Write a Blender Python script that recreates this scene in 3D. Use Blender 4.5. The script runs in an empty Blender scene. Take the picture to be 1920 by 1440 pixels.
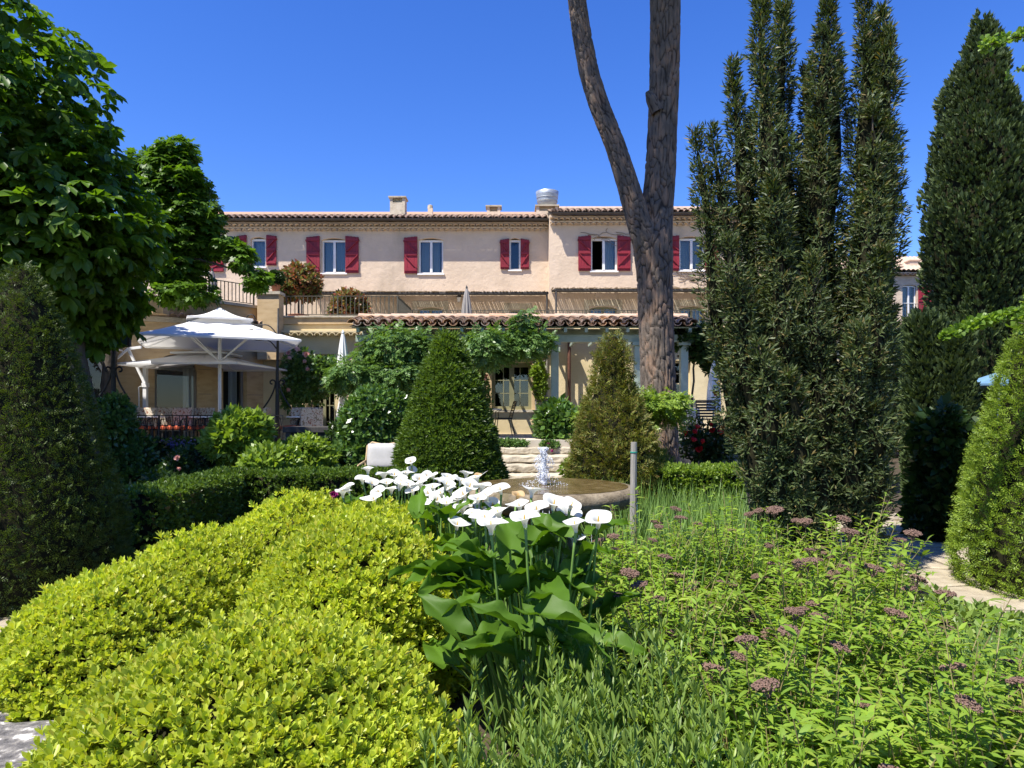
import bpy, math, random
import numpy as np
from mathutils import Vector, Matrix
random.seed(7); rng = np.random.default_rng(11)
PI = math.pi; R = math.radians
sc = bpy.context.scene; COL = sc.collection
# ------------------------------------------------------------ camera, sky, sun
F = 1331.0; HY = 770.0; HC = 1.65
cam = bpy.data.cameras.new('camera'); cam_o = bpy.data.objects.new('camera', cam); COL.objects.link(cam_o)
cam_o.location = (0, 0, HC); cam_o.rotation_euler = (R(90), 0, 0)
cam.sensor_width = 36; cam.lens = F / 1920 * 36; cam.shift_y = (HY - 720) / 1920
cam.clip_start = 0.05; cam.clip_end = 2000; sc.camera = cam_o
EL = R(60.0); SX, SY = 0.737, 0.676
world = bpy.data.worlds.new('World'); sc.world = world; world.use_nodes = True
wn = world.node_tree; bg = wn.nodes['Background']
sky = wn.nodes.new('ShaderNodeTexSky'); sky.sky_type = 'NISHITA'; sky.sun_disc = False
sky.sun_elevation = EL; sky.sun_rotation = math.atan2(-SX, -SY)
sky.altitude = 200; sky.air_density = 1.0; sky.dust_density = 0.05; sky.ozone_density = 6.0
hsv = wn.nodes.new('ShaderNodeHueSaturation'); hsv.inputs['Saturation'].default_value = 1.24; hsv.inputs['Hue'].default_value = 0.518
wn.links.new(sky.outputs[0], hsv.inputs['Color']); wn.links.new(hsv.outputs[0], bg.inputs['Color'])
bg.inputs['Strength'].default_value = 0.127
sun = bpy.data.lights.new('sun', 'SUN'); sun.energy = 5.0; sun.angle = R(0.53); sun.color = (1, 0.95, 0.87)
sun_o = bpy.data.objects.new('sun', sun); COL.objects.link(sun_o)
sun_o.rotation_euler = Vector((SX*math.cos(EL), SY*math.cos(EL), -math.sin(EL))).to_track_quat('-Z', 'Y').to_euler()
sun_o.location = (-20, -18, 45)
vs = sc.view_settings; vs.view_transform = 'Standard'; vs.look = 'None'; vs.exposure = 0.9; vs.gamma = 1
sc.render.engine = 'CYCLES'; sc.cycles.max_bounces = 7; sc.cycles.transparent_max_bounces = 12
sc.cycles.diffuse_bounces = 3; sc.cycles.glossy_bounces = 2; sc.cycles.transmission_bounces = 4; sc.cycles.caustics_reflective = False
sc.cycles.sample_clamp_indirect = 6.0

def P(px, py, d): return np.array(((px-960)*d/F, d, HC-(py-HY)*d/F))
def X(px, d): return (px-960)*d/F
def Z(py, d): return HC-(py-HY)*d/F
# ------------------------------------------------------------ materials
MATS = {}
def nodes(name):
    m = bpy.data.materials.new(name); m.use_nodes = True
    return m, m.node_tree, m.node_tree.nodes['Principled BSDF']
def ramp(nt, fac, stops):
    r = nt.nodes.new('ShaderNodeValToRGB'); nt.links.new(fac, r.inputs[0]); e = r.color_ramp.elements
    while len(e) < len(stops): e.new(0.5)
    for el, (p, c) in zip(e, stops): el.position = p; el.color = (*c, 1)
    return r.outputs[0]
def noise(nt, scale, detail=5, rough=0.6, coord='Object', sc3=None, dist=0):
    tc = nt.nodes.new('ShaderNodeTexCoord'); n = nt.nodes.new('ShaderNodeTexNoise')
    n.inputs['Scale'].default_value = scale; n.inputs['Detail'].default_value = detail
    n.inputs['Roughness'].default_value = rough; n.inputs['Distortion'].default_value = dist
    src = tc.outputs['Object' if coord == 'World' else coord]
    if coord == 'World':
        g = nt.nodes.new('ShaderNodeNewGeometry'); src = g.outputs['Position']
    if sc3:
        mp = nt.nodes.new('ShaderNodeMapping'); mp.inputs['Scale'].default_value = sc3
        nt.links.new(src, mp.inputs[0]); src = mp.outputs[0]
    nt.links.new(src, n.inputs['Vector']); return n.outputs['Fac']
def mixc(nt, f, a, b, mode='MIX'):
    m = nt.nodes.new('ShaderNodeMix'); m.data_type = 'RGBA'; m.blend_type = mode
    if isinstance(f, (int, float)): m.inputs[0].default_value = f
    else: nt.links.new(f, m.inputs[0])
    for s, v in ((m.inputs[6], a), (m.inputs[7], b)):
        if isinstance(v, tuple): s.default_value = (*v, 1)
        else: nt.links.new(v, s)
    return m.outputs[2]
def bump(nt, b, h, strength=0.4, dist=0.02):
    n = nt.nodes.new('ShaderNodeBump'); n.inputs['Strength'].default_value = strength; n.inputs['Distance'].default_value = dist
    nt.links.new(h, n.inputs['Height']); nt.links.new(n.outputs[0], b.inputs['Normal'])
def surf(name, stops, scale=3, rough=0.8, bs=0.0, bscale=30, bdist=0.01, sc3=None, coord='World', per_obj=0.0, metal=0, spec=0.4, detail=6, stains=None):
    m, nt, b = nodes(name)
    c = ramp(nt, noise(nt, scale, detail, 0.62, coord, sc3), stops)
    if stains: c = mixc(nt, ramp(nt, noise(nt, stains[0], 4, 0.6, coord, stains[3] if len(stains) > 3 else None), [(stains[2], (0,0,0)), (min(1, stains[2]+0.2), (1,1,1))]), c, stains[1])
    if per_obj:
        oi = nt.nodes.new('ShaderNodeObjectInfo')
        v = ramp(nt, oi.outputs['Random'], [(0, (1-per_obj,)*3), (1, (1+per_obj*0.6,)*3)])
        c = mixc(nt, 1.0, c, v, 'MULTIPLY')
    nt.links.new(c, b.inputs['Base Color']); b.inputs['Roughness'].default_value = rough
    b.inputs['Metallic'].default_value = metal; b.inputs['Specular IOR Level'].default_value = spec
    if bs: bump(nt, b, noise(nt, bscale, 8, 0.65, coord, sc3), bs, bdist)
    MATS[name] = m; return m
def leafmat(name, cols, trans=0.35, rough=0.45, spec=0.4, tcol=None):
    m, nt, b = nodes(name)
    g = nt.nodes.new('ShaderNodeNewGeometry')
    n = len(cols); c = ramp(nt, g.outputs['Random Per Island'], [(i/(max(n-1, 1)), cc) for i, cc in enumerate(cols)])
    v = ramp(nt, noise(nt, 1.7, 3, 0.5, 'World'), [(0.3, (0.8, 0.8, 0.8)), (0.7, (1.15, 1.12, 1.05))])
    c = mixc(nt, 1.0, c, v, 'MULTIPLY')
    nt.links.new(c, b.inputs['Base Color']); b.inputs['Roughness'].default_value = rough; b.inputs['Specular IOR Level'].default_value = spec
    t = nt.nodes.new('ShaderNodeBsdfTranslucent')
    tc = mixc(nt, 1.0, c, tcol or (1.5, 1.5, 0.5), 'MULTIPLY'); nt.links.new(tc, t.inputs[0])
    mx = nt.nodes.new('ShaderNodeMixShader'); mx.inputs[0].default_value = trans
    nt.links.new(b.outputs[0], mx.inputs[1]); nt.links.new(t.outputs[0], mx.inputs[2])
    nt.links.new(mx.outputs[0], nt.nodes['Material Output'].inputs[0]); MATS[name] = m; return m
surf('soil', [(0.3, (0.035, 0.025, 0.016)), (0.7, (0.09, 0.065, 0.04))], 6, 0.95, 0.8, 25, 0.03)
surf('stucco_pink', [(0.25, (0.53, 0.415, 0.30)), (0.55, (0.62, 0.49, 0.36)), (0.8, (0.66, 0.53, 0.40))], 1.1, 0.93, 0.6, 5, 0.04, stains=(0.6, (0.43, 0.345, 0.25), 0.55, (1, 1, 0.35)))
surf('stucco_cream', [(0.25, (0.56, 0.45, 0.25)), (0.55, (0.66, 0.54, 0.32)), (0.8, (0.70, 0.59, 0.38))], 1.3, 0.93, 0.4, 7, 0.02, stains=(0.8, (0.5, 0.40, 0.24), 0.62, (1, 1, 0.4)))
surf('stone_tan', [(0.25, (0.38, 0.26, 0.135)), (0.5, (0.52, 0.375, 0.205)), (0.8, (0.59, 0.45, 0.27))], 2.5, 0.9, 0.4, 20, 0.01, sc3=(1, 1, 3), stains=(1.5, (0.26, 0.18, 0.10), 0.62))
surf('limestone', [(0.25, (0.30, 0.25, 0.18)), (0.5, (0.48, 0.42, 0.31)), (0.8, (0.58, 0.52, 0.41))], 5, 0.9, 0.6, 22, 0.02, per_obj=0.12, stains=(2.2, (0.20, 0.175, 0.13), 0.58))
surf('path_stone', [(0.25, (0.25, 0.205, 0.14)), (0.55, (0.37, 0.315, 0.22)), (0.8, (0.46, 0.40, 0.295))], 7, 0.92, 0.7, 30, 0.02, per_obj=0.15, stains=(9, (0.22, 0.19, 0.15), 0.62))
surf('lichen_stone', [(0.3, (0.05, 0.048, 0.045)), (0.46, (0.14, 0.13, 0.12)), (0.57, (0.24, 0.22, 0.19)), (0.63, (0.55, 0.53, 0.48))], 16, 0.95, 0.7, 40, 0.02)
surf('grey_render', [(0.3, (0.12, 0.115, 0.11)), (0.7, (0.22, 0.21, 0.20))], 2, 0.95, 0.3, 12, 0.01, stains=(1.2, (0.07, 0.065, 0.06), 0.55))
surf('paving', [(0.3, (0.42, 0.36, 0.28)), (0.7, (0.58, 0.52, 0.42))], 2.2, 0.9, 0.3, 14, 0.01)
surf('white_paint', [(0.3, (0.70, 0.69, 0.66)), (0.7, (0.80, 0.79, 0.77))], 4, 0.5, 0.1, 30, 0.003)
surf('white_metal', [(0.3, (0.72, 0.72, 0.71)), (0.7, (0.80, 0.80, 0.79))], 4, 0.4)
surf('red_paint', [(0.25, (0.19, 0.010, 0.020)), (0.55, (0.25, 0.015, 0.027)), (0.8, (0.29, 0.026, 0.037))], 6, 0.55, 0.25, 40, 0.004, sc3=(6, 1, 0.6), per_obj=0.15)
surf('sage_paint', [(0.3, (0.27, 0.33, 0.26)), (0.7, (0.37, 0.43, 0.35))], 4, 0.6, 0.1, 30, 0.004)
surf('olive_paint', [(0.3, (0.19, 0.185, 0.10)), (0.7, (0.25, 0.24, 0.14))], 4, 0.55)
surf('iron', [(0.3, (0.018, 0.017, 0.016)), (0.7, (0.04, 0.037, 0.034))], 20, 0.5, 0.2, 60, 0.002, metal=0.5)
surf('bronze_iron', [(0.3, (0.07, 0.065, 0.045)), (0.7, (0.12, 0.11, 0.08))], 20, 0.55, metal=0.3)
surf('zinc', [(0.3, (0.30, 0.33, 0.36)), (0.7, (0.42, 0.45, 0.48))], 5, 0.45, metal=0.5, sc3=(1, 1, 6))
surf('dark_gutter', [(0.3, (0.035, 0.028, 0.025)), (0.7, (0.06, 0.05, 0.045))], 4, 0.5)
surf('rust_pipe', [(0.3, (0.11, 0.045, 0.03)), (0.7, (0.17, 0.08, 0.05))], 6, 0.6)
surf('dark_wood', [(0.3, (0.035, 0.032, 0.03)), (0.7, (0.085, 0.078, 0.07))], 8, 0.8, 0.4, 30, 0.004, sc3=(8, 8, 0.6), per_obj=0.25)
surf('grey_wood', [(0.3, (0.20, 0.18, 0.15)), (0.7, (0.36, 0.33, 0.28))], 8, 0.85, 0.6, 25, 0.006, sc3=(8, 8, 0.7))
surf('reed', [(0.3, (0.30, 0.22, 0.13)), (0.7, (0.44, 0.34, 0.22))], 14, 0.85)
surf('terracotta_pot', [(0.3, (0.36, 0.13, 0.06)), (0.7, (0.46, 0.19, 0.10))], 8, 0.85)
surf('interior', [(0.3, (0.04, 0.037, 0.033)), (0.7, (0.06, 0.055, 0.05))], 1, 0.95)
surf('grey_canvas', [(0.3, (0.20, 0.19, 0.18)), (0.7, (0.30, 0.28, 0.26))], 6, 0.9, sc3=(8, 8, 0.5))
surf('blue_canvas', [(0.3, (0.10, 0.20, 0.30)), (0.7, (0.13, 0.25, 0.37))], 2, 0.8)
surf('teal_board', [(0.3, (0.008, 0.05, 0.06)), (0.7, (0.015, 0.07, 0.085))], 3, 0.5)
surf('red_cushion', [(0.3, (0.40, 0.075, 0.03)), (0.7, (0.52, 0.11, 0.05))], 6, 0.9)
surf('cushion_grey', [(0.3, (0.36, 0.355, 0.34)), (0.7, (0.44, 0.43, 0.42))], 5, 0.95, 0.3, 12, 0.01)
surf('floral', [(0.36, (0.24, 0.09, 0.05)), (0.44, (0.48, 0.41, 0.32)), (0.55, (0.55, 0.49, 0.40)), (0.62, (0.22, 0.17, 0.11))], 15, 0.9, coord='Object', detail=2)
surf('rattan', [(0.3, (0.40, 0.29, 0.16)), (0.7, (0.52, 0.40, 0.24))], 20, 0.7)
surf('bark_plain', [(0.3, (0.05, 0.04, 0.03)), (0.7, (0.13, 0.105, 0.08))], 12, 0.95, 0.9, 22, 0.02, sc3=(1, 1, 0.3))
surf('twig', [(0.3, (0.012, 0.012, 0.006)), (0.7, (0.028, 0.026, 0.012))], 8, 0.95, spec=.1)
surf('green_stem', [(0.3, (0.10, 0.19, 0.035)), (0.7, (0.17, 0.28, 0.06))], 10, 0.5)
surf('stem_tan', [(0.3, (0.16, 0.13, 0.06)), (0.7, (0.24, 0.22, 0.09))], 10, 0.7)
surf('stem_red', [(0.3, (0.16, 0.12, 0.05)), (0.7, (0.24, 0.20, 0.08))], 10, 0.7)
surf('seed_head', [(0.3, (0.14, 0.085, 0.062)), (0.7, (0.23, 0.15, 0.115))], 60, 0.95, spec=.1)
surf('spadix', [(0.3, (0.72, 0.40, 0.03)), (0.7, (0.80, 0.50, 0.06))], 60, 0.7)
surf('vine_wood', [(0.3, (0.16, 0.12, 0.09)), (0.7, (0.28, 0.22, 0.17))], 10, 0.9)
surf('lamp_glass', [(0.3, (0.75, 0.74, 0.70)), (0.7, (0.8, 0.8, 0.77))], 5, 0.25)
surf('cable_green', [(0.3, (0.02, 0.22, 0.16)), (0.7, (0.03, 0.28, 0.2))], 5, 0.5)
# terracotta roof tile, one tone per tile, lichen and soot
def tilemat(name, stops, soot):
    m, nt, b = nodes(name); oi = nt.nodes.new('ShaderNodeObjectInfo')
    c = ramp(nt, oi.outputs['Random'], stops)
    c = mixc(nt, ramp(nt, noise(nt, 7, 6, 0.7, 'World'), [(0.48, (0, 0, 0)), (0.68, (1, 1, 1))]), c, soot)
    c = mixc(nt, ramp(nt, noise(nt, 19, 4, 0.6, 'World'), [(0.60, (0, 0, 0)), (0.68, (0.8, 0.8, 0.8))]), c, (0.42, 0.36, 0.27))
    nt.links.new(c, b.inputs['Base Color']); b.inputs['Roughness'].default_value = 0.93
    bump(nt, b, noise(nt, 40, 6, 0.7, 'World'), 0.5, 0.01); MATS[name] = m
tilemat('tile', [(0, (0.24, 0.165, 0.13)), (0.3, (0.34, 0.235, 0.175)), (0.55, (0.42, 0.30, 0.22)), (0.8, (0.46, 0.28, 0.175)), (0.93, (0.52, 0.28, 0.12)), (1, (0.50, 0.42, 0.34))], (0.17, 0.13, 0.105))
tilemat('tile_ridge', [(0, (0.46, 0.30, 0.20)), (0.6, (0.52, 0.38, 0.28)), (1, (0.50, 0.24, 0.12))], (0.36, 0.27, 0.20))
surf('tile_main', [(0.3, (0.20, 0.14, 0.11)), (0.45, (0.30, 0.21, 0.155)), (0.6, (0.36, 0.24, 0.17)), (0.72, (0.42, 0.33, 0.25))], 6, .93, .5, 40, .01, per_obj=.3, detail=4)
# pine bark
m, nt, b = nodes('pine_bark')
at = nt.nodes.new('ShaderNodeAttribute'); at.attribute_name = 'plate'
c0 = ramp(nt, noise(nt, 5, 6, 0.6, 'World', (1, 1, 0.5)), [(0.3, (0.075, 0.06, 0.048)), (0.5, (0.135, 0.105, 0.08)), (0.62, (0.22, 0.14, 0.09)), (0.75, (0.20, 0.175, 0.145))])
c1 = ramp(nt, at.outputs['Fac'], [(0, (0.22, 0.20, 0.19)), (0.25, (0.5, 0.48, 0.47)), (0.5, (0.9, 0.9, 0.9)), (1, (1.08, 1.08, 1.08))])
nt.links.new(mixc(nt, 1.0, c0, c1, 'MULTIPLY'), b.inputs['Base Color']); b.inputs['Roughness'].default_value = 0.95
bump(nt, b, noise(nt, 30, 8, 0.7, 'World', (1, 1, 0.5)), 0.8, 0.02); MATS['pine_bark'] = m
# glass: clear pane that reflects
m, nt, b = nodes('glass'); nt.nodes.remove(b)
g = nt.nodes.new('ShaderNodeBsdfGlossy'); g.inputs['Roughness'].default_value = 0.02; g.inputs['Color'].default_value = (0.95, 0.97, 1, 1)
t = nt.nodes.new('ShaderNodeBsdfTransparent'); t.inputs[0].default_value = (0.82, 0.86, 0.86, 1)
fr = nt.nodes.new('ShaderNodeFresnel'); fr.inputs[0].default_value = 1.5
mx = nt.nodes.new('ShaderNodeMixShader'); nt.links.new(fr.outputs[0], mx.inputs[0]); nt.links.new(t.outputs[0], mx.inputs[1]); nt.links.new(g.outputs[0], mx.inputs[2])
nt.links.new(mx.outputs[0], nt.nodes['Material Output'].inputs[0]); MATS['glass'] = m
# cloth with light through it
def cloth(name, col, trans, tcol=None):
    m, nt, b = nodes(name); b.inputs['Base Color'].default_value = (*col, 1); b.inputs['Roughness'].default_value = 0.9
    t = nt.nodes.new('ShaderNodeBsdfTranslucent'); t.inputs[0].default_value = (*(tcol or col), 1)
    mx = nt.nodes.new('ShaderNodeMixShader'); mx.inputs[0].default_value = trans
    nt.links.new(b.outputs[0], mx.inputs[1]); nt.links.new(t.outputs[0], mx.inputs[2]); nt.links.new(mx.outputs[0], nt.nodes['Material Output'].inputs[0])
    bump(nt, b, noise(nt, 9, 4, 0.5, 'Object'), 0.25, 0.02); MATS[name] = m
cloth('canvas', (0.80, 0.79, 0.77), 0.18); cloth('curtain', (0.70, 0.72, 0.74), 0.35); cloth('spathe', (0.66, 0.66, 0.60), 0.28)
# water
m, nt, b = nodes('wet_stone')
c = ramp(nt, noise(nt, 6, 6, 0.7, 'World'), [(0.3, (0.06, 0.04, 0.015)), (0.5, (0.14, 0.095, 0.04)), (0.7, (0.24, 0.18, 0.09))])
nt.links.new(c, b.inputs['Base Color']); b.inputs['Roughness'].default_value = 0.12; b.inputs['Specular IOR Level'].default_value = 0.6
bump(nt, b, noise(nt, 28, 3, 0.5, 'World'), 0.35, 0.015); MATS['wet_stone'] = m
m, nt, b = nodes('splash'); b.inputs['Base Color'].default_value = (0.9, 0.93, 0.97, 1); b.inputs['Roughness'].default_value = 0.08
b.inputs['Transmission Weight'].default_value = 0.35; b.inputs['IOR'].default_value = 1.33; MATS['splash'] = m
# foliage
leafmat('leaf_gold', [(0.36, 0.43, 0.045), (0.44, 0.52, 0.055), (0.52, 0.57, 0.07), (0.40, 0.49, 0.05), (0.46, 0.50, 0.06), (0.27, 0.38, 0.04), (0.40, 0.47, 0.05), (0.50, 0.46, 0.07)], 0.36, 0.42)
leafmat('leaf_spirea', [(0.15, 0.26, 0.03), (0.20, 0.33, 0.035), (0.26, 0.38, 0.045), (0.17, 0.28, 0.03), (0.30, 0.38, 0.06)], 0.36, 0.42)
leafmat('leaf_aster', [(0.13, 0.21, 0.04), (0.18, 0.27, 0.05), (0.23, 0.32, 0.06), (0.14, 0.22, 0.05)], 0.32, 0.45)
leafmat('leaf_calla', [(0.05, 0.12, 0.010), (0.08, 0.17, 0.014), (0.12, 0.22, 0.02)], 0.36, 0.5, 0.22)
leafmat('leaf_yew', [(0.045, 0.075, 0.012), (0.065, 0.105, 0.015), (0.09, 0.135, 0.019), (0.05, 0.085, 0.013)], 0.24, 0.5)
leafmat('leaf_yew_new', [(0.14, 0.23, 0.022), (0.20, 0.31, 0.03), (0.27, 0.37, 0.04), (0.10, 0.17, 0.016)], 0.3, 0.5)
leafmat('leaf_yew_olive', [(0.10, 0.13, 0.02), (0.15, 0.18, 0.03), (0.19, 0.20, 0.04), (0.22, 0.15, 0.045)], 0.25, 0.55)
leafmat('leaf_irish', [(0.04, 0.065, 0.022), (0.06, 0.09, 0.03), (0.09, 0.125, 0.042), (0.05, 0.08, 0.026), (0.11, 0.14, 0.05), (0.07, 0.10, 0.035), (0.19, 0.145, 0.05)], 0.18, 0.5, 0.3)
leafmat('leaf_cypress', [(0.042, 0.072, 0.024), (0.065, 0.10, 0.032), (0.09, 0.13, 0.042)], 0.12, 0.6)
leafmat('leaf_chestnut', [(0.055, 0.12, 0.011), (0.08, 0.165, 0.014), (0.11, 0.21, 0.018), (0.065, 0.14, 0.012)], 0.42, 0.42)
leafmat('leaf_box', [(0.055, 0.10, 0.014), (0.085, 0.15, 0.02), (0.13, 0.21, 0.028), (0.07, 0.12, 0.016)], 0.28, 0.42)
leafmat('leaf_bright', [(0.11, 0.19, 0.025), (0.17, 0.27, 0.035), (0.24, 0.34, 0.05), (0.13, 0.21, 0.03)], 0.35, 0.4)
leafmat('leaf_laurel', [(0.06, 0.13, 0.03), (0.09, 0.18, 0.04), (0.13, 0.23, 0.05), (0.05, 0.10, 0.02)], 0.25, 0.3, 0.6)
leafmat('leaf_wisteria', [(0.07, 0.14, 0.035), (0.10, 0.19, 0.05), (0.15, 0.25, 0.07), (0.08, 0.16, 0.04)], 0.3, 0.4)
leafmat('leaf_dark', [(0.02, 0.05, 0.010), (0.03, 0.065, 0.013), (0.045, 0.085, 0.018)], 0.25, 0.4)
leafmat('leaf_photinia', [(0.10, 0.13, 0.03), (0.14, 0.17, 0.04), (0.22, 0.11, 0.05), (0.30, 0.09, 0.055), (0.13, 0.15, 0.035)], 0.25, 0.35)
leafmat('leaf_grass', [(0.12, 0.22, 0.05), (0.16, 0.28, 0.06), (0.20, 0.32, 0.07), (0.13, 0.23, 0.06)], 0.3, 0.45)
leafmat('leaf_pine', [(0.03, 0.055, 0.014), (0.05, 0.08, 0.02)], 0.15, 0.5)
leafmat('leaf_ginkgo', [(0.11, 0.20, 0.025), (0.16, 0.27, 0.03), (0.20, 0.32, 0.04)], 0.4, 0.45)
leafmat('petal_red', [(0.42, 0.01, 0.012), (0.55, 0.015, 0.02)], 0.25, 0.5, tcol=(1, 1, 1))
leafmat('petal_pink', [(0.72, 0.38, 0.34), (0.78, 0.48, 0.43)], 0.3, 0.5, tcol=(1, 1, 1))
leafmat('petal_magenta', [(0.33, 0.03, 0.17), (0.42, 0.05, 0.22)], 0.3, 0.5, tcol=(1, 1, 1))
leafmat('petal_violet', [(0.34, 0.27, 0.62), (0.44, 0.37, 0.70), (0.50, 0.42, 0.72)], 0.3, 0.5, tcol=(1, 1, 1))
leafmat('petal_dry', [(0.50, 0.33, 0.16), (0.58, 0.42, 0.22)], 0.3, 0.6, tcol=(1, 1, 1))
# ------------------------------------------------------------ object helpers
W = {}
def wloc(o):
    return W.get(o.name, np.zeros(3)) if o else np.zeros(3)
def tag(o, label=None, cat=None, group=None, kind=None):
    if label: o['label'] = label
    if cat: o['category'] = cat
    if group: o['group'] = group
    if kind: o['kind'] = kind
    return o
def thing(name, label, cat, loc, group=None, rz=0):
    o = bpy.data.objects.new(name, None); COL.objects.link(o); o.empty_display_size = 0.1
    o.location = tuple(float(v) for v in loc); o.rotation_euler = (0, 0, rz); W[o.name] = np.array(loc, float)
    return tag(o, label, cat, group)
def link(name, me, mat=None, parent=None, loc=None, rot=None, scale=None):
    o = bpy.data.objects.new(name, me); COL.objects.link(o)
    if mat and not me.materials: me.materials.append(MATS[mat])
    if parent: o.parent = parent
    if loc is not None: o.location = tuple(float(v) for v in loc)
    if rot is not None: o.rotation_euler = rot
    if scale is not None: o.scale = (scale,)*3 if isinstance(scale, (int, float)) else scale
    W[o.name] = wloc(parent) + (np.array(loc, float) if loc is not None else 0)
    return o
def qmesh(name, V, Q):
    V = np.ascontiguousarray(V, dtype=np.float32); Q = np.ascontiguousarray(Q, dtype=np.int32)
    me = bpy.data.meshes.new(name); me.vertices.add(len(V)); me.vertices.foreach_set('co', V.ravel())
    me.loops.add(Q.size); me.loops.foreach_set('vertex_index', Q.ravel())
    me.polygons.add(len(Q)); me.polygons.foreach_set('loop_start', np.arange(0, Q.size, 4, dtype=np.int32))
    me.update(calc_edges=True); return me
def put(name, geo, mat, parent=None, smooth=False, local=False):
    """geo = (verts in world space, quads array) or MB"""
    if isinstance(geo, MB):
        off = 0 if local else wloc(parent)
        me = bpy.data.meshes.new(name); me.from_pydata([tuple(np.array(v)-off) for v in geo.v], [], geo.f); me.update()
    else:
        V, Q = geo; V = np.asarray(V) - (0 if local else wloc(parent)); me = qmesh(name, V, Q)
    if smooth: me.polygons.foreach_set('use_smooth', np.ones(len(me.polygons), dtype=bool))
    return link(name, me, mat, parent)
def copy_tree(o, parent=None):
    c = o.copy(); COL.objects.link(c); c.parent = parent
    for ch in o.children: copy_tree(ch, c)
    return c
class MB:
    def __init__(s): s.v = []; s.f = []
    def add(s, V, Fc):
        o = len(s.v); s.v += [tuple(float(c) for c in v) for v in V]; s.f += [tuple(i+o for i in f) for f in Fc]; return s
    def box(s, x0, x1, y0, y1, z0, z1):
        return s.add([(x0,y0,z0),(x1,y0,z0),(x1,y1,z0),(x0,y1,z0),(x0,y0,z1),(x1,y0,z1),(x1,y1,z1),(x0,y1,z1)],
                     [(0,3,2,1),(4,5,6,7),(0,1,5,4),(1,2,6,5),(2,3,7,6),(3,0,4,7)])
    def bar(s, p, q, w, h=None, up=(0,0,1)):
        p = np.array(p, float); q = np.array(q, float); h = h or w; y = q-p; y /= np.linalg.norm(y)+1e-9
        u = np.array(up, float)
        if abs(y@u) > 0.98: u = np.array((1., 0, 0))
        x = np.cross(y, u); x /= np.linalg.norm(x); z = np.cross(x, y); V = []
        for e in (p, q):
            for a, b in ((-1,-1),(1,-1),(1,1),(-1,1)): V.append(e + x*a*w/2 + z*b*h/2)
        return s.add(V, [(0,1,2,3),(7,6,5,4),(0,4,5,1),(1,5,6,2),(2,6,7,3),(3,7,4,0)])
    def tube(s, pts, r, n=6, cap=True):
        pts = np.array(pts, float); m = len(pts); r = np.broadcast_to(np.array(r, float), (m,))
        T = np.gradient(pts, axis=0); T /= np.linalg.norm(T, axis=1)[:, None]+1e-9
        u = np.array((0., 1, 0)) if abs(T[0][1]) < 0.9 else np.array((1., 0, 0)); V = []
        for i in range(m):
            x = np.cross(T[i], u); x /= np.linalg.norm(x)+1e-9; z = np.cross(x, T[i])
            for k in range(n):
                a = 2*PI*k/n; V.append(pts[i] + r[i]*(math.cos(a)*x + math.sin(a)*z))
        Fc = [(i*n+k, i*n+(k+1) % n, (i+1)*n+(k+1) % n, (i+1)*n+k) for i in range(m-1) for k in range(n)]
        if cap: Fc += [tuple(range(n))[::-1], tuple(range((m-1)*n, m*n))]
        return s.add(V, Fc)
    def lathe(s, prof, c, n=24, cap=True):
        V = []; m = len(prof)
        for r, z in prof:
            for k in range(n): a = 2*PI*k/n; V.append((c[0]+r*math.cos(a), c[1]+r*math.sin(a), c[2]+z))
        Fc = [(i*n+k, i*n+(k+1) % n, (i+1)*n+(k+1) % n, (i+1)*n+k) for i in range(m-1) for k in range(n)]
        if cap: Fc += [tuple(range(n))[::-1], tuple(range((m-1)*n, m*n))]
        return s.add(V, Fc)
    def grid(s, G):   # G[i][j] points
        m = len(G); n = len(G[0])
        return s.add([p for row in G for p in row], [(i*n+j, i*n+j+1, (i+1)*n+j+1, (i+1)*n+j) for i in range(m-1) for j in range(n-1)])
def bevel(o, w=0.01, seg=2):
    b = o.modifiers.new('bevel', 'BEVEL'); b.width = w; b.segments = seg; b.limit_method = 'ANGLE'; return o
def fnoise(p, s=1.0, seed=0):
    """smooth pseudo noise of points (n,3), about -1..1"""
    p = np.asarray(p)*s; r = np.random.default_rng(100+seed); out = 0
    for k in range(6):
        a = r.normal(size=3)*(1+0.6*k); out = out + np.sin(p@a + r.uniform(0, 6.28))/(1+0.45*k)
    return out/2.6
def rough_box(x0, x1, y0, y1, z0, z1, nx, ny, nz, amp, seed):
    """closed block with uneven faces"""
    mb = MB(); idx = {}; V = []; Fc = []
    def vid(i, j, k):
        if (i, j, k) not in idx:
            idx[(i, j, k)] = len(V); V.append((x0+(x1-x0)*i/nx, y0+(y1-y0)*j/ny, z0+(z1-z0)*k/nz))
        return idx[(i, j, k)]
    for i in range(nx):
        for j in range(ny):
            for k in (0, nz):
                q = [vid(i,j,k), vid(i+1,j,k), vid(i+1,j+1,k), vid(i,j+1,k)]; Fc.append(q if k else q[::-1])
        for k in range(nz):
            for j in (0, ny):
                q = [vid(i,j,k), vid(i+1,j,k), vid(i+1,j,k+1), vid(i,j,k+1)]; Fc.append(q if not j else q[::-1])
    for j in range(ny):
        for k in range(nz):
            for i in (0, nx):
                q = [vid(i,j,k), vid(i,j+1,k), vid(i,j+1,k+1), vid(i,j,k+1)]; Fc.append(q if i else q[::-1])
    V = np.array(V); D = np.stack([fnoise(V, 5, seed)+.6*fnoise(V, 19, seed+5), fnoise(V, 5, seed+1)+.6*fnoise(V, 17, seed+6), fnoise(V, 6, seed+2)+.5*fnoise(V, 21, seed+7)], 1)
    c = np.array(((x0+x1)/2, (y0+y1)/2, (z0+z1)/2)); h = np.array((x1-x0, y1-y0, z1-z0))/2
    rel = (V-c)/h; corner = (np.abs(rel) > 0.99).sum(1)
    V = V + D*amp - (np.sign(rel)*(np.abs(rel) > 0.99)*((corner >= 2)*amp*0.8)[:, None])
    mb.add(V, Fc); return mb
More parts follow.
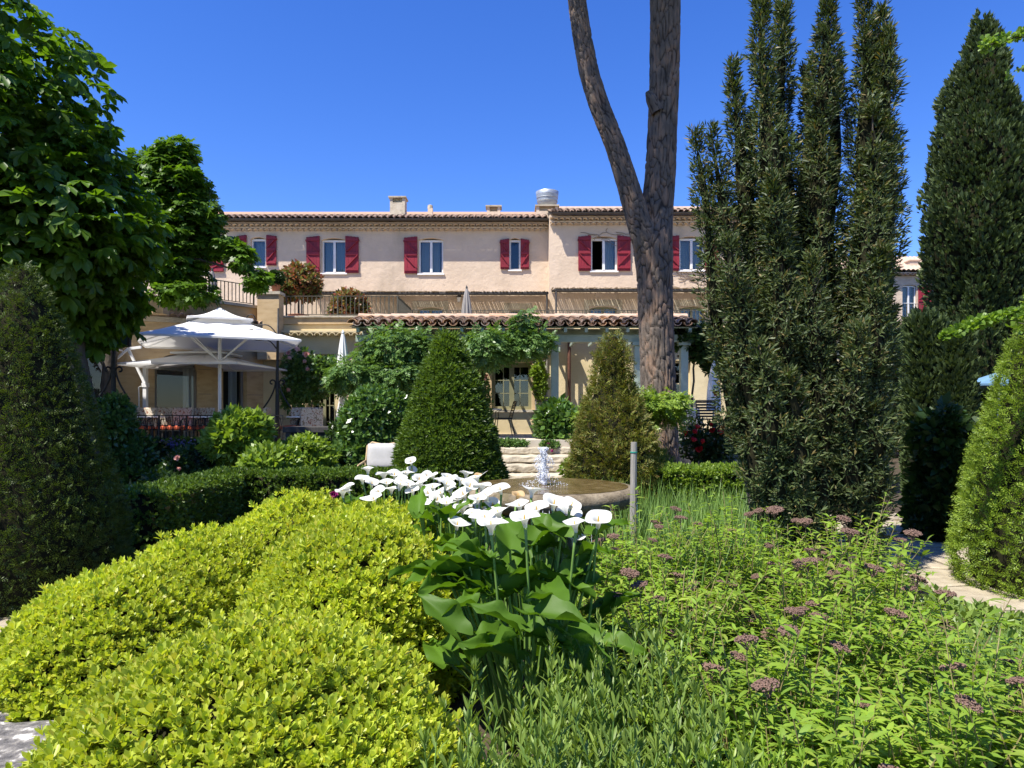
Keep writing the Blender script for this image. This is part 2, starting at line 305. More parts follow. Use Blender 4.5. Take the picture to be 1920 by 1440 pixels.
# ------------------------------------------------------------ foliage library
def nrm(a): return a/(np.linalg.norm(a, axis=-1, keepdims=True)+1e-9)
def basis(Y, N):
    Y = nrm(Y); Xv = nrm(np.cross(Y, N)); Zv = np.cross(Xv, Y); return np.stack([Xv, Y, Zv], axis=2)
def L1(w): return np.array([(0,0,0),(-w,.5,0.04),(0,1,0),(w,.5,0.04)], float), np.array([(0,3,2,1)])
def L2(w, fold=0.1, a=.35, b=.72, wb=.9, bend=0.0):
    return np.array([(0,0,0),(-w,a,fold+bend*a*.3),(-w*wb,b,fold),(0,1,-bend),(w*wb,b,fold),(w,a,fold+bend*a*.3)], float), np.array([(0,3,2,1),(0,5,4,3)])
def L4(w, fold=0.07, bend=0.25):
    z = lambda y: -bend*y*y
    V = [(0,0,0),(-w*.85,.32,z(.32)+fold),(0,.34,z(.34)),(w*.85,.32,z(.32)+fold),(-w*.8,.66,z(.66)+fold),(0,.68,z(.68)),(w*.8,.66,z(.66)+fold),(0,1,z(1))]
    return np.array(V, float), np.array([(0,3,2,1),(1,2,5,4),(2,3,6,5),(4,5,6,7)])
def place(T, pos, Rm, s):
    V, Q = T; pos = np.asarray(pos, float); M = len(pos); s = np.broadcast_to(np.asarray(s, float), (M,))
    A = pos[:, None, :] + s[:, None, None]*np.einsum('vk,mjk->mvj', V, Rm)
    return A.reshape(-1, 3), (Q[None]+(np.arange(M)*len(V))[:, None, None]).reshape(-1, 4)
def join(gs):
    Vs, Qs, o = [], [], 0
    for V, Q in gs: Vs.append(V); Qs.append(np.asarray(Q)+o); o += len(V)
    return np.concatenate(Vs), np.concatenate(Qs)
def rosette(leaf, n, t0, t1, l0=.8, l1=1.1, rise=0.0, seed=0):
    r = np.random.default_rng(seed); a = np.arange(n)*2.4+r.uniform(-.3, .3, n); t = np.linspace(t1, t0, n)+r.uniform(-.12, .12, n)
    Y = np.stack([np.sin(t)*np.cos(a), np.cos(t), np.sin(t)*np.sin(a)], 1)
    N = np.tile((0., 1, 0), (n, 1)) + r.normal(size=(n, 3))*0.1
    pos = np.stack([np.zeros(n), np.linspace(0, rise, n), np.zeros(n)], 1)
    return place(leaf, pos, basis(Y, N), r.uniform(l0, l1, n))
def spray(leaf, n, ang=0.95, ll=0.4, seed=0, lift=0.25):
    r = np.random.default_rng(seed); t = np.linspace(0.05, 0.95, n); sd = np.where(np.arange(n) % 2, 1, -1)
    a = ang*(1-0.45*t)+r.uniform(-.15, .15, n)
    Y = np.stack([sd*np.sin(a), np.cos(a), lift*np.ones(n)+r.uniform(-.2, .2, n)], 1); N = np.tile((0., 0, 1), (n, 1))+r.normal(size=(n, 3))*.25
    pos = np.stack([0*t, t, -0.12*t*t], 1)
    return place(leaf, pos, basis(Y, N), ll*(1-0.35*t)*r.uniform(.85, 1.15, n))
def palmate(leaf, seed=0):
    r = np.random.default_rng(seed); a = np.radians([-125, -82, -40, 0, 40, 82, 125])+r.uniform(-.1, .1, 7); s = np.array([.55, .8, .95, 1.05, .95, .8, .55])
    Y = np.stack([np.sin(a), np.cos(a), np.full(7, -.28)+r.uniform(-.15, .1, 7)], 1)
    return place(leaf, np.zeros((7, 3)), basis(Y, np.tile((0., 0, 1), (7, 1))), s)
def scatter(temps, pos, Y, N, s, seed=0):
    r = np.random.default_rng(seed); k = r.integers(0, len(temps), len(pos)); Rm = basis(Y, N); s = np.broadcast_to(np.asarray(s, float), (len(pos),)); g = []
    for i, T in enumerate(temps):
        m = k == i
        if m.any(): g.append(place(T, pos[m], Rm[m], s[m]))
    return join(g)
def blobs_pts(blobs, n, shell=0.25, seed=0, lump=0.0, lscale=3.0, zmin=None, hemi=None):
    """points in the outer shell of a union of ellipsoids (cx,cy,cz,rx,ry,rz) and their outward normals"""
    r = np.random.default_rng(seed); B = np.array(blobs, float); A = ((B[:,3]*B[:,4])**1.6+(B[:,3]*B[:,5])**1.6+(B[:,4]*B[:,5])**1.6)**(1/1.6); out_p, out_n = [], []; tot = 0
    while tot < n:
        k = r.choice(len(B), size=n, p=A/A.sum()); u = nrm(r.normal(size=(n, 3))); f = 1-shell*r.random(n)**1.7
        c = B[k, :3]; rad = B[k, 3:]; f = f*(1+lump*fnoise(c+u*rad, lscale, seed))
        p = c+u*rad*f[:, None]; nn = nrm(u/rad); ok = np.ones(n, bool)
        for i in range(len(B)):
            q = (p-B[i, :3])/B[i, 3:]; ok &= ~((np.einsum('ij,ij->i', q, q) < (1-shell)**2*0.98) & (k != i))
        if zmin is not None: ok &= p[:, 2] > zmin
        out_p.append(p[ok]); out_n.append(nn[ok]); tot += ok.sum()
    return np.concatenate(out_p)[:n], np.concatenate(out_n)[:n]
def rnd(n, k=3, seed=0): return np.random.default_rng(seed+999).normal(size=(n, k))
def core_blobs(blobs, f, n=20, lump=0.06, seed=0, zmin=0.0):
    gs = []
    for i, b in enumerate(blobs):
        th = np.linspace(0, PI, n//2+1); ph = np.linspace(0, 2*PI, n+1)[:-1]
        T, Pp = np.meshgrid(th, ph, indexing='ij'); U = np.stack([np.sin(T)*np.cos(Pp), np.sin(T)*np.sin(Pp), np.cos(T)], -1).reshape(-1, 3)
        V = np.array(b[:3])+U*np.array(b[3:])*f*(1+lump*fnoise(U, 4, seed+i))[:, None]; V[:, 2] = np.maximum(V[:, 2], zmin)
        Q = [(a*n+c, (a+1)*n+c, (a+1)*n+(c+1) % n, a*n+(c+1) % n) for a in range(n//2) for c in range(n)]
        gs.append((V, np.array(Q)))
    return join(gs)
def revolve_pts(prof, n, c, seed=0, shell=0.06, lump=0.05, lscale=3.0):
    """points on a body of revolution; prof = [(z, r)...]"""
    r = np.random.default_rng(seed); pz = np.array([p[0] for p in prof]); pr = np.array([p[1] for p in prof])
    zz = np.linspace(pz[0], pz[-1], 400); rr = np.interp(zz, pz, pr); w = rr+0.02; cdf = np.cumsum(w)/w.sum()
    z = np.interp(r.random(n), cdf, zz); rad = np.interp(z, pz, pr); a = r.uniform(0, 2*PI, n)
    sl = np.gradient(rr, zz); s = np.interp(z, zz, sl); u = np.stack([np.cos(a), np.sin(a), -s], 1)
    q = np.stack([np.cos(a)*rad, np.sin(a)*rad, z], 1); f = (1-shell*r.random(n))*(1+lump*fnoise(q, lscale, seed))
    p = np.stack([c[0]+np.cos(a)*rad*f, c[1]+np.sin(a)*rad*f, c[2]+z], 1); return p, nrm(u)
def revolve_core(prof, c, f=0.93, n=28, lump=0.05, lscale=3.0, seed=0):
    V, Q = [], []; m = len(prof)
    zz = np.linspace(prof[0][0], prof[-1][0]*0.985, 24); rr = np.interp(zz, [p[0] for p in prof], [p[1] for p in prof])
    for z, r0 in zip(zz, rr):
        for k in range(n):
            a = 2*PI*k/n; q = np.array([(math.cos(a)*r0, math.sin(a)*r0, z)]); g = f*(1+lump*fnoise(q, lscale, seed)[0])
            V.append((c[0]+math.cos(a)*r0*g, c[1]+math.sin(a)*r0*g, c[2]+z))
    for i in range(len(zz)-1):
        for k in range(n): Q.append((i*n+k, i*n+(k+1) % n, (i+1)*n+(k+1) % n, (i+1)*n+k))
    return np.array(V), np.array(Q)
# ============================================================ the setting
mb = MB(); mb.add([(-300,-40,0),(300,-40,0),(300,500,0),(-300,500,0)], [(0,1,2,3)])
tag(put('ground', mb, 'soil'), 'dark brown garden soil under the planting', 'ground', kind='structure')
def flagstones(name, label, quad, nu, nv, seed, mat='path_stone'):
    r = np.random.default_rng(seed); A, B, C, D = [np.array(q, float) for q in quad]
    mb = MB(); mb.add([(*q, 0.004) for q in (A, B, C, D)], [(0,1,2,3)])
    root = tag(put(name, mb, 'path_stone'), label, 'path', kind='structure')
    G = np.zeros((nv+1, nu+1, 2))
    for j in range(nv+1):
        for i in range(nu+1):
            u, v = i/nu, j/nv
            if 0 < i < nu: u += r.uniform(-.3, .3)/nu
            if 0 < j < nv: v += r.uniform(-.3, .3)/nv
            G[j, i] = (A*(1-u)+B*u)*(1-v)+(D*(1-u)+C*u)*v
    for j in range(nv):
        for i in range(nu):
            q = np.array([G[j,i], G[j,i+1], G[j+1,i+1], G[j+1,i]]); c = q.mean(0); pts = []
            for k in range(4):
                a, b = q[k], q[(k+1) % 4]
                for t in (0.12, 0.5, 0.88): pts.append(a*(1-t)+b*t+r.normal(size=2)*0.012)
            pts = c+(np.array(pts)-c)*0.955; h = 0.022+r.uniform(0, .012); n = len(pts); mb = MB()
            V = [(*p, 0.005) for p in pts]+[(*p, h) for p in pts]+[(*(c+(p-c)*0.94), h+.008) for p in pts]
            Fc = [(k, (k+1) % n, n+(k+1) % n, n+k) for k in range(n)]+[(n+k, n+(k+1) % n, 2*n+(k+1) % n, 2*n+k) for k in range(n)]+[tuple(range(2*n, 3*n))]
            put('stone', mb.add(V, Fc), mat, root)
    return root
flagstones('path', 'pale limestone flagstone path on the right beside the clipped cone', [(3.75, 3.2), (7.2, 3.2), (8.2, 11.2), (4.0, 11.2)], 5, 12, 3)
flagstones('path', 'limestone flagstone path on the left in the shade of the chestnut', [(-7.5, 1.2), (-3.0, 1.2), (-3.25, 8.2), (-8.5, 8.2)], 6, 11, 4)
# weathered kerb slabs at the left edge of the bed
root = thing('stone_kerb', 'weathered grey kerb slabs with white lichen at the left edge of the bed', 'kerb', (-2.6, 3.2, 0))
for i, (x0, x1, y0, y1) in enumerate([(-2.95, -2.0, 2.98, 3.55), (-2.6, -1.75, 2.40, 2.96), (-2.35, -1.5, 1.85, 2.38), (-3.3, -2.55, 3.57, 4.3), (-3.4, -2.75, 4.32, 5.1)]):
    put('slab', rough_box(x0, x1, y0, y1, 0, 0.11, 6, 6, 1, 0.018, i), 'lichen_stone', root, smooth=False)
# raised terraces
tag(put('terrace', MB().box(-15, -2.75, 15.05, 19.3, 0.01, 0.80), 'paving'), 'pale paved dining terrace on the left', 'terrace', kind='structure')
tag(put('terrace', MB().box(-2.75, 8.0, 15.25, 19.9, 0.01, 1.02), 'paving'), 'pale paved patio under the pergola', 'terrace', kind='structure')
def lwall(label, x0, x1, y0, y1, z1, cap):
    r = thing('retaining_wall', label, 'wall', ((x0+x1)/2, y0, 0))
    put('wall_face', rough_box(x0, x1, y0, y1, 0.0, z1, 30, 1, 5, 0.008, int(abs(x0)*10)), 'grey_render', r)
    n = int((x1-x0)/0.7)
    for i in range(n):
        a = x0+(x1-x0)*i/n; b = x0+(x1-x0)*(i+1)/n-0.008
        bevel(put('coping_stone', MB().box(a, b, y0-.03, y1+.12, z1+.002, z1+cap), 'limestone', r), .012)
    return r
lwall('grey rendered retaining wall in front of the dining terrace', -14.5, -2.8, 14.9, 15.04, 0.84, 0.06)
lwall('grey rendered retaining wall right of the stone steps behind red roses', 1.45, 8.0, 15.05, 15.23, 1.02, 0.06)
st = thing('stone_steps', 'worn pale limestone steps rising from the fountain to the patio', 'steps', (0.45, 14, 0))
for i, (z, y) in enumerate([(0.88, 15.0), (0.72, 14.62), (0.56, 14.24), (0.40, 13.86), (0.24, 13.48), (0.10, 13.10)]):
    e = 0.07*i; xs = [-0.5-e, 1.3+e]
    for a, b in zip(xs[:-1], xs[1:]):
        put('step', rough_box(a+.004, b-.004, y, y+0.62 if i else 15.24, z-0.155, z, 34, 5, 5, 0.016, 20+i+int(b*7)), 'limestone', st)
# ============================================================ building helpers
def prism(mb, A, t, n, s0, s1, zb0, zb1, zt0, zt1, th):
    p = lambda s, k, z: (A[0]+t[0]*s+n[0]*k, A[1]+t[1]*s+n[1]*k, z)
    mb.add([p(s0,0,zb0),p(s1,0,zb1),p(s1,th,zb1),p(s0,th,zb0),p(s0,0,zt0),p(s1,0,zt1),p(s1,th,zt1),p(s0,th,zt0)],
           [(0,3,2,1),(4,5,6,7),(0,1,5,4),(1,2,6,5),(2,3,7,6),(3,0,4,7)])
def wall(mb, A, B, z0, z1, th, ops, semi=False):
    A = np.array(A, float); B = np.array(B, float); L = np.linalg.norm(B-A); t = (B-A)/L; n = np.array((-t[1], t[0]))
    s = 0
    for (a, b, zb, zt, rise) in sorted(ops):
        if a > s: prism(mb, A, t, n, s, a, z0, z0, z1, z1, th)
        if zb > z0: prism(mb, A, t, n, a, b, z0, z0, zb, zb, th)
        K = 12 if rise > 0 else 1
        for k in range(K):
            u0, u1 = k/K, (k+1)/K
            f = (lambda u: zt-rise+rise*math.sqrt(max(0, 1-(2*u-1)**2))) if semi else (lambda u: zt-rise*(2*u-1)**2)
            prism(mb, A, t, n, a+(b-a)*u0, a+(b-a)*u1, f(u0), f(u1), z1, z1, th)
        s = b
    if s < L: prism(mb, A, t, n, s, L, z0, z0, z1, z1, th)
    return mb
def wavy(x0, x1, y, z0, z1, amp=0.025, waves=5, n=24):
    return MB().grid([[(x0+(x1-x0)*j/n, y+amp*math.sin(j/n*waves*2*PI+i*.2), z0+(z1-z0)*i/4) for j in range(n+1)] for i in range(5)])
def window(b, y, x0, x1, z0, z1, mat='white_paint', leaves=2, curtain=True, rec=0.10, mx=1, mz=1, opened=False, sill=True, fw=0.055):
    yy = y+rec; f = MB()
    f.box(x0, x0+fw, yy, yy+.06, z0, z1).box(x1-fw, x1, yy, yy+.06, z0, z1)
    f.box(x0+fw, x1-fw, yy, yy+.06, z0, z0+fw).box(x0+fw, x1-fw, yy, yy+.06, z1-fw*1.3, z1)
    w = (x1-x0-2*fw)/leaves
    for k in range(1, leaves): xc = x0+fw+w*k; f.box(xc-fw*.75, xc+fw*.75, yy-.012, yy+.06, z0+fw, z1-fw*1.3)
    for k in range(leaves):
        a = x0+fw+w*k
        for i in range(1, mx): xc = a+w*i/mx; f.box(xc-.012, xc+.012, yy+.01, yy+.05, z0+fw, z1-fw*1.3)
        for i in range(1, mz): zc = z0+fw+(z1-z0-2.3*fw)*i/mz; f.box(a, a+w, yy+.012, yy+.048, zc-.012, zc+.012)
    win = put('window', f, mat, b)
    for k in range(leaves):
        a = x0+fw+w*k
        if not (opened and k == 0): put('pane', MB().box(a, a+w, yy+.028, yy+.034, z0+fw, z1-fw*1.3), 'glass', win)
        if curtain and not (opened and k == 0): put('curtain', wavy(a+.01, a+w*(.97 if curtain is True else curtain), yy+.22, z0+.02, z1-.03), 'curtain', win, smooth=True)
    if sill: put('sill', MB().box(x0-.04, x1+.04, y-.05, yy+.0, z0-.05, z0-.002), 'white_paint', win)
    return win
def shutter(b, y, x0, x1, z0, z1, flip=False, n=4):
    s = MB(); h = z1-z0
    for f in (.10, .52, .90): s.box(x0+.01, x1-.01, y-.085, y-.055, z0+h*f-.045, z0+h*f+.045)
    xa, xb = (x1-.03, x0+.03) if flip else (x0+.03, x1-.03)
    s.bar((xa, y-.069, z0+h*.14), (xb, y-.069, z0+h*.48), .028, .07, up=(0,1,0)).bar((xa, y-.069, z0+h*.57), (xb, y-.069, z0+h*.86), .028, .07, up=(0,1,0))
    s.box(x0+(-.02 if flip else (x1-x0)), x0+(0 if flip else (x1-x0)+.02), y-.09, y-.01, z0+h*.85, z0+h*.9)
    sh = put('shutter', s, 'red_paint', b); w = (x1-x0)/n
    for k in range(n):
        top = z1-0.012*((k if not flip else n-1-k))
        put('plank', MB().box(x0+w*k+.002, x0+w*(k+1)-.002, y-.053, y-.02, z0, top), 'red_paint', sh)
    return sh
def tile_mesh(name, L, r0, r1, th=.014, k=7, up=True):
    """barrel tile: axis +y, from y=0 (radius r0) to y=L (radius r1)"""
    mb = MB(); V = []
    for y, r in ((0, r0), (L, r1)):
        for rr in (r, r-th):
            for i in range(k+1):
                a = PI*i/k; V.append((rr*math.cos(a), y, (rr*math.sin(a) if up else -rr*math.sin(a))*.85))
    n = k+1; Fc = []
    for i in range(k):
        Fc += [(i, i+1, 2*n+i+1, 2*n+i), (n+i+1, n+i, 3*n+i, 3*n+i+1), (i+1, i, n+i, n+i+1), (2*n+i, 2*n+i+1, 3*n+i+1, 3*n+i)]
    mb.add(V, Fc); me = bpy.data.meshes.new(name); me.from_pydata(mb.v, [], mb.f); me.update(); return me
def corrug(x0, x1, y0, z0, y1, z1, pitch, amp, rows):
    """corrugated tile field with stepped rows"""
    nx = int((x1-x0)/pitch)*4; G = []; ln = math.hypot(y1-y0, z1-z0)
    for j in range(rows*2+1):
        f = (j//2+(j % 2)*0.98)/rows if j < rows*2 else 1; st = 0.02*(1-(j % 2))
        G.append([(x0+(x1-x0)*i/nx, y0+(y1-y0)*f, z0+(z1-z0)*f+amp*abs(math.sin(PI*(x0+(x1-x0)*i/nx)/pitch))+st) for i in range(nx+1)])
    return MB().grid(G)
def genoise(mb, x0, x1, yw, z0, pitch=.19, rows=2, r=.085, step=.11):
    """rows of half tiles bedded under the eave, hollow side down, each row further out"""
    for j in range(rows):
        n = int((x1-x0)/pitch); p = step*(j+1); zz = z0+j*.13
        for i in range(n):
            cx = x0+pitch*(i+.5+.5*j); V = []
            for y in (yw-p, yw+.02):
                for rr in (r, r-.02):
                    for k in range(7): a = PI*k/6; V.append((cx+rr*math.cos(a), y, zz+rr*math.sin(a)*.9))
            Fc = []
            for k in range(6): Fc += [(k,k+1,14+k+1,14+k), (7+k+1,7+k,21+k,21+k+1), (k+1,k,7+k,7+k+1)]
            mb.add(V, Fc)
        mb.box(x0, x1, yw-p+.012, yw+.02, zz+r*.9+.001, zz+.13)
    return mb
# ============================================================ main farmhouse, upper storey
YL, YR = 24.0, 23.4
def bx(px, y): return X(px, y)
fh = thing('farmhouse', 'long pink stucco farmhouse with dark red shutters and tiled roof', 'building', (0, YL, 0))
wins_l = [(366, 393, 478, 508), (470, 498, 447, 500), (603, 649, 449, 512), (785, 831, 449, 513), (955, 976, 449, 506)]
wins_r = [(1108, 1157, 446, 508), (1274, 1321, 446, 507)]
lows_l = [(783, 831, 577, 606), (955, 988, 581, 606)]; lows_r = [(1105, 1157, 575, 606), (1274, 1321, 575, 606)]
def ops(ws, y, xa, rise=.07, low=False):
    return [(bx(a, y)-xa, bx(b, y)-xa, (4.05 if low else Z(d, y)), Z(c, y)+(.05 if not low else 0), rise) for a, b, c, d in ws]
XA, XB, XC = -15.0, 1.25, 9.6
put('wall', wall(wall(MB(), (XA, YL), (XB, YL), 5.5, 8.07, .35, ops(wins_l, YL, XA)), (XA, YL), (XB, YL), 3.6, 5.5, .35, ops(lows_l, YL, XA, low=True)), 'stucco_pink', fh)
put('wall', wall(wall(MB(), (XB-.02, YR), (XC, YR), 5.5, 8.11, .35, ops(wins_r, YR, XB-.02)), (XB-.02, YR), (XC, YR), 3.6, 5.5, .35, ops(lows_r, YR, XB-.02, low=True)), 'stucco_pink', fh)
put('wall', MB().box(XB-.02, XB+.33, YR+.352, YL+.36, 3.6, 8.1), 'stucco_pink', fh)
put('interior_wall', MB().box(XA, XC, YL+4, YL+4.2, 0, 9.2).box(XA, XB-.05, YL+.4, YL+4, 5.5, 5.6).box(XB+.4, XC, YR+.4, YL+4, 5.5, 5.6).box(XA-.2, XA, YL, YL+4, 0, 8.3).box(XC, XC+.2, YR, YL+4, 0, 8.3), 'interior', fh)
for i, (a, b, c, d) in enumerate(wins_l): window(fh, YL, bx(a,YL), bx(b,YL), Z(d,YL), Z(c,YL), leaves=1 if i in (0, 1, 4) else 2, curtain=(False if i == 4 else (.75 if i == 3 else True)))
for i, (a, b, c, d) in enumerate(wins_r): window(fh, YR, bx(a,YR), bx(b,YR), Z(d,YR), Z(c,YR), opened=(i == 0))
for (a, b, c, d), y in [(w, YL) for w in lows_l]+[(w, YR) for w in lows_r]:
    window(fh, y, bx(a,y), bx(b,y), 4.06, Z(c,y), 'olive_paint', 2, True, mx=1, mz=2, sill=False)
    e = .17; x0, x1, zt = bx(a,y), bx(b,y), Z(c,y)
    s = MB().box(x0-e, x0-.01, y-.02, y+.05, 4.02, zt+.02).box(x1+.01, x1+e, y-.02, y+.05, 4.02, zt+.02).box(x0-e, x1+e, y-.022, y+.05, zt+.022, zt+.22)
    put('window_surround', s, 'limestone', fh)
for y, L in ((YL, [(394, 420, 476, 510, 0), (444, 463, 441, 498, 1), (500, 519, 441, 498, 0), (575, 600, 443, 512, 1), (648, 673, 443, 512, 0), (758, 783, 444, 513, 1), (938, 955, 448, 505, 1), (976, 992, 448, 505, 0)]),
             (YR, [(1084, 1108, 442, 508, 1), (1157, 1182, 442, 508, 0), (1249, 1273, 442, 508, 1), (1322, 1346, 442, 508, 0)])):
    for a, b, c, d, fl in L: shutter(fh, y, bx(a,y), bx(b,y), Z(d,y), Z(c,y), bool(fl))
put('cornice', genoise(MB(), XA, XB-.05, YL, 7.72), 'stucco_pink', fh)
put('cornice', genoise(MB(), XB+.0, XC, YR, 7.76), 'stucco_pink', fh)
tmA = tile_mesh('roof_tile', .42, .105, .085)
for (x0, x1, yw, ze) in ((XA, XB, YL, 8.02), (XB+.02, XC, YR, 8.06)):
    ye = yw-.34; sl = math.tan(R(16.9)); yr = YL+4.6
    rf = put('roof', corrug(x0, x1, ye+.12, ze+.06, yr, ze+sl*(yr-ye), .205, .06, 14), 'tile_main', fh)
    put('roof_board', MB().add([(x0, ye+.05, ze-.02), (x1, ye+.05, ze-.02), (x1, yr, ze+sl*(yr-ye)-.06), (x0, yr, ze+sl*(yr-ye)-.06)], [(0,1,2,3)]), 'dark_wood', rf)
    n = int((x1-x0)/.205)
    for i in range(n):
        for j in range(2):
            link('roof_tile', tmA, 'tile_main', rf, np.array((x0+.205*(i+.5)+random.uniform(-.01, .01), ye-.04+.34*j, ze+.03+.34*j*sl+.035*j))-wloc(rf), (R(18)+random.uniform(-.03, .03), 0, random.uniform(-.04, .04)))
    put('ridge_cap', MB().tube([(x0, yr, ze+sl*(yr-ye)+.02), (x1, yr, ze+sl*(yr-ye)+.02)], .12, 8), 'tile_ridge', rf)
    gt = MB(); K = 6
    for i in range(K):
        a0, a1 = PI+PI*i/K, PI+PI*(i+1)/K; c = (ye-.10, ze+.0)
        gt.add([(x, c[0]+.075*math.cos(a), c[1]+.07*math.sin(a)) for x in (x0, x1) for a in (a0, a1)], [(0, 1, 3, 2)])
    put('gutter', gt, 'dark_gutter', fh)
def chimney(x0, x1, y0, z0, z1, mat, slots=True):
    w = (x1-x0); ch = put('chimney', MB().box(x0, x1, y0, y0+w*.9, z0, z1-.22) .box(x0, x0+.1, y0+.001, y0+w*.9-.001, z1-.22, z1-.05).box(x1-.1, x1, y0+.001, y0+w*.9-.001, z1-.22, z1-.05).box(x0+.1, x1-.1, y0+.15, y0+w*.9-.05, z1-.22, z1-.05), mat, fh)
    put('chimney_cap', MB().box(x0-.05, x1+.05, y0-.05, y0+w*.9+.05, z1-.05, z1), 'limestone', ch); return ch
yc = 25.6
chimney(X(731, yc), X(759, yc), yc, 8.2, Z(368, yc), 'limestone')
chimney(X(913, yc), X(938, yc), yc, 8.2, Z(385, yc), 'stucco_pink')
chimney(X(1006, yc), X(1046, yc), yc, 8.2, Z(384, yc), 'stucco_pink')
ch = put('chimney', MB().box(X(802, yc), X(811, yc), yc, yc+.2, 8.3, Z(390, yc)), 'stucco_pink', fh)
put('chimney_cap', MB().lathe([(.1, 0), (.09, .12), (.05, .14)], (X(806, yc), yc+.1, Z(390, yc)), 8), 'limestone', ch)
cx = X(1027, yc); vd = put('vent_drum', MB().lathe([(.33, 0), (.36, .18), (.40, .4), (.42, .55), (.41, .555), (.39, .4)], (cx, yc+.36, Z(384, yc)+.01), 28), 'zinc', fh, smooth=True)
for f in (.18, .30, .42): put('drum_band', MB().lathe([(.365+.08*f, f), (.375+.08*f, f+.012), (.365+.08*f, f+.024)], (cx, yc+.36, Z(384, yc)+.01), 28, False), 'zinc', vd)
# creeper stems on the right-hand part
r = np.random.default_rng(5)
for lab, xa, xb, za, zb, n in (('bare creeper stems spread over the wall under the rightmost shuttered window', 1255, 1385, 5.75, 6.15, 26), ('few bare creeper stems under the eave above the half-open window', 1070, 1190, 7.2, 7.6, 8)):
    root = thing('creeper', lab, 'climber', (X((xa+xb)/2, YR), YR, 4.0)); cb = MB()
    for k in range(n):
        x = r.uniform(X(xa, YR), X(xb, YR)); z = r.uniform(za, zb); pts = []; a = r.uniform(0, 6.28)
        for i in range(9):
            pts.append((x, YR-.015, z)); a += r.normal()*.6; x += .12*math.cos(a); z = z+.05*math.sin(a)
        cb.tube(pts, .008, 4)
    if n > 20: cb.tube([(X(1252, YR)+.02*math.sin(i), YR-.012, 4.05+i*.3) for i in range(8)], .02, 5)
    put('stems', cb, 'vine_wood', root)
# reed shades over the upper terrace
def awning(label, x0, x1, yw, seed):
    r = np.random.default_rng(seed); root = thing('reed_awning', label, 'awning', ((x0+x1)/2, yw-.8, 4.0)); zb, zf, yf = 5.62, 5.40, yw-1.65; mb = MB(); x = x0
    while x < x1:
        w = .035+.022*r.random(); e = r.normal()*.03
        mb.bar((x, yw-.03, zb+r.normal()*.006), (x+r.normal()*.02, yf-.08+e, zf+r.normal()*.006), w, .012); x += w+.004+.018*r.random()
    tag(put('reeds', mb, 'reed', root), kind='stuff')
    put('ledger', MB().tube([(x0, yw-.06, zb-.04), (x1, yw-.06, zb-.04)], .035, 6), 'dark_wood', root)
    put('front_pole', MB().tube([(x0, yf, zf-.045), ((x0+x1)/2, yf, zf-.06), (x1, yf, zf-.045)], .04, 6), 'dark_wood', root)
    for f in (.33, .66): put('batten', MB().tube([(x0, yw+(yf-yw)*f, zb+(zf-zb)*f-.03), (x1, yw+(yf-yw)*f, zb+(zf-zb)*f-.03)], .02, 5), 'dark_wood', root)
    n = 1
    for i in range(n+1):
        xx = x0+.05+(x1-x0-.1)*i/n; put('post', MB().tube([(xx, yf, 4.02), (xx, yf, zf-.08)], .03, 6), 'dark_wood', root)
awning('long reed shade against the farmhouse left of the wall corner', X(590, YL), XB-.1, YL, 1)
awning('reed shade against the farmhouse right of the wall corner behind the pine', XB+.05, X(1400, YR), YR, 2)
# ============================================================ ground-floor wing with roof terrace
wg = thing('garden_wing', 'cream stucco ground-floor wing behind the pergola with a roof terrace', 'building', (0, 19.2, 0))
Y1, Y2, XS = 19.2, 19.46, X(1060, 19.2)
w1 = [(922, 997, 680, 768), (585, 628, 664, 800)]
def o1(w, y, xa): a, b, c, d = w; return (X(a,y)-xa, X(b,y)-xa, Z(d,y), Z(c,y), 0)
put('wall', wall(MB(), (-6.75, Y1), (XS, Y1), 0.5, 3.98, .3, [o1(w1[0], Y1, -6.75), (X(585,Y1)+6.75, X(628,Y1)+6.75, .85, Z(664,Y1), 0)]), 'stucco_cream', wg)
put('wall', wall(MB(), (XS-.3, Y2), (9.0, Y2), 0.5, 3.98, .3, [o1((1262, 1295, 676, 742), Y2, XS-.3)]), 'stucco_cream', wg)
put('wall', MB().box(XS-.3, XS-.001, Y1+.301, Y2-.001, .5, 3.98), 'stucco_cream', wg)
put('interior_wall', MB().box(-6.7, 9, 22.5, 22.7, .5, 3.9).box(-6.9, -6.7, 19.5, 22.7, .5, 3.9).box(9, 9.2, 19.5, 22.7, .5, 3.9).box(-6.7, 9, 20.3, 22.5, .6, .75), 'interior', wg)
window(wg, Y1, X(922,Y1), X(997,Y1), Z(768,Y1), Z(680,Y1), 'olive_paint', 2, False, rec=.13, mx=2, mz=3, fw=.09, sill=False)
window(wg, Y1, X(585,Y1), X(628,Y1), .86, Z(664,Y1), 'olive_paint', 2, False, rec=.13, mx=2, mz=5, fw=.05, sill=False)
window(wg, Y2, X(1262,Y2), X(1295,Y2), Z(742,Y2), Z(676,Y2), 'stucco_cream', 1, False, rec=.13, mx=1, mz=3, fw=.05, sill=False)
a, b, zb, zt = X(922,Y1), X(997,Y1), Z(768,Y1), Z(680,Y1)
put('window_surround', MB().box(a-.17, a-.005, Y1-.018, Y1+.03, 1.03, zt+.17).box(b+.005, b+.17, Y1-.018, Y1+.03, 1.03, zt+.17).box(a-.005, b+.005, Y1-.018, Y1+.03, zt+.005, zt+.17), 'stone_tan', wg)
put('sill', MB().box(a-.1, b+.1, Y1-.08, Y1+.12, zb-.07, zb-.004), 'limestone', wg)
put('sill', MB().box(X(1258,Y2), X(1300,Y2), Y2-.1, Y2+.1, Z(742,Y2)-.07, Z(742,Y2)-.004), 'limestone', wg)
put('cornice', genoise(MB(), -6.7, XS+.1, Y1, 3.66, .2, 1, .09, .26), 'stucco_cream', wg)
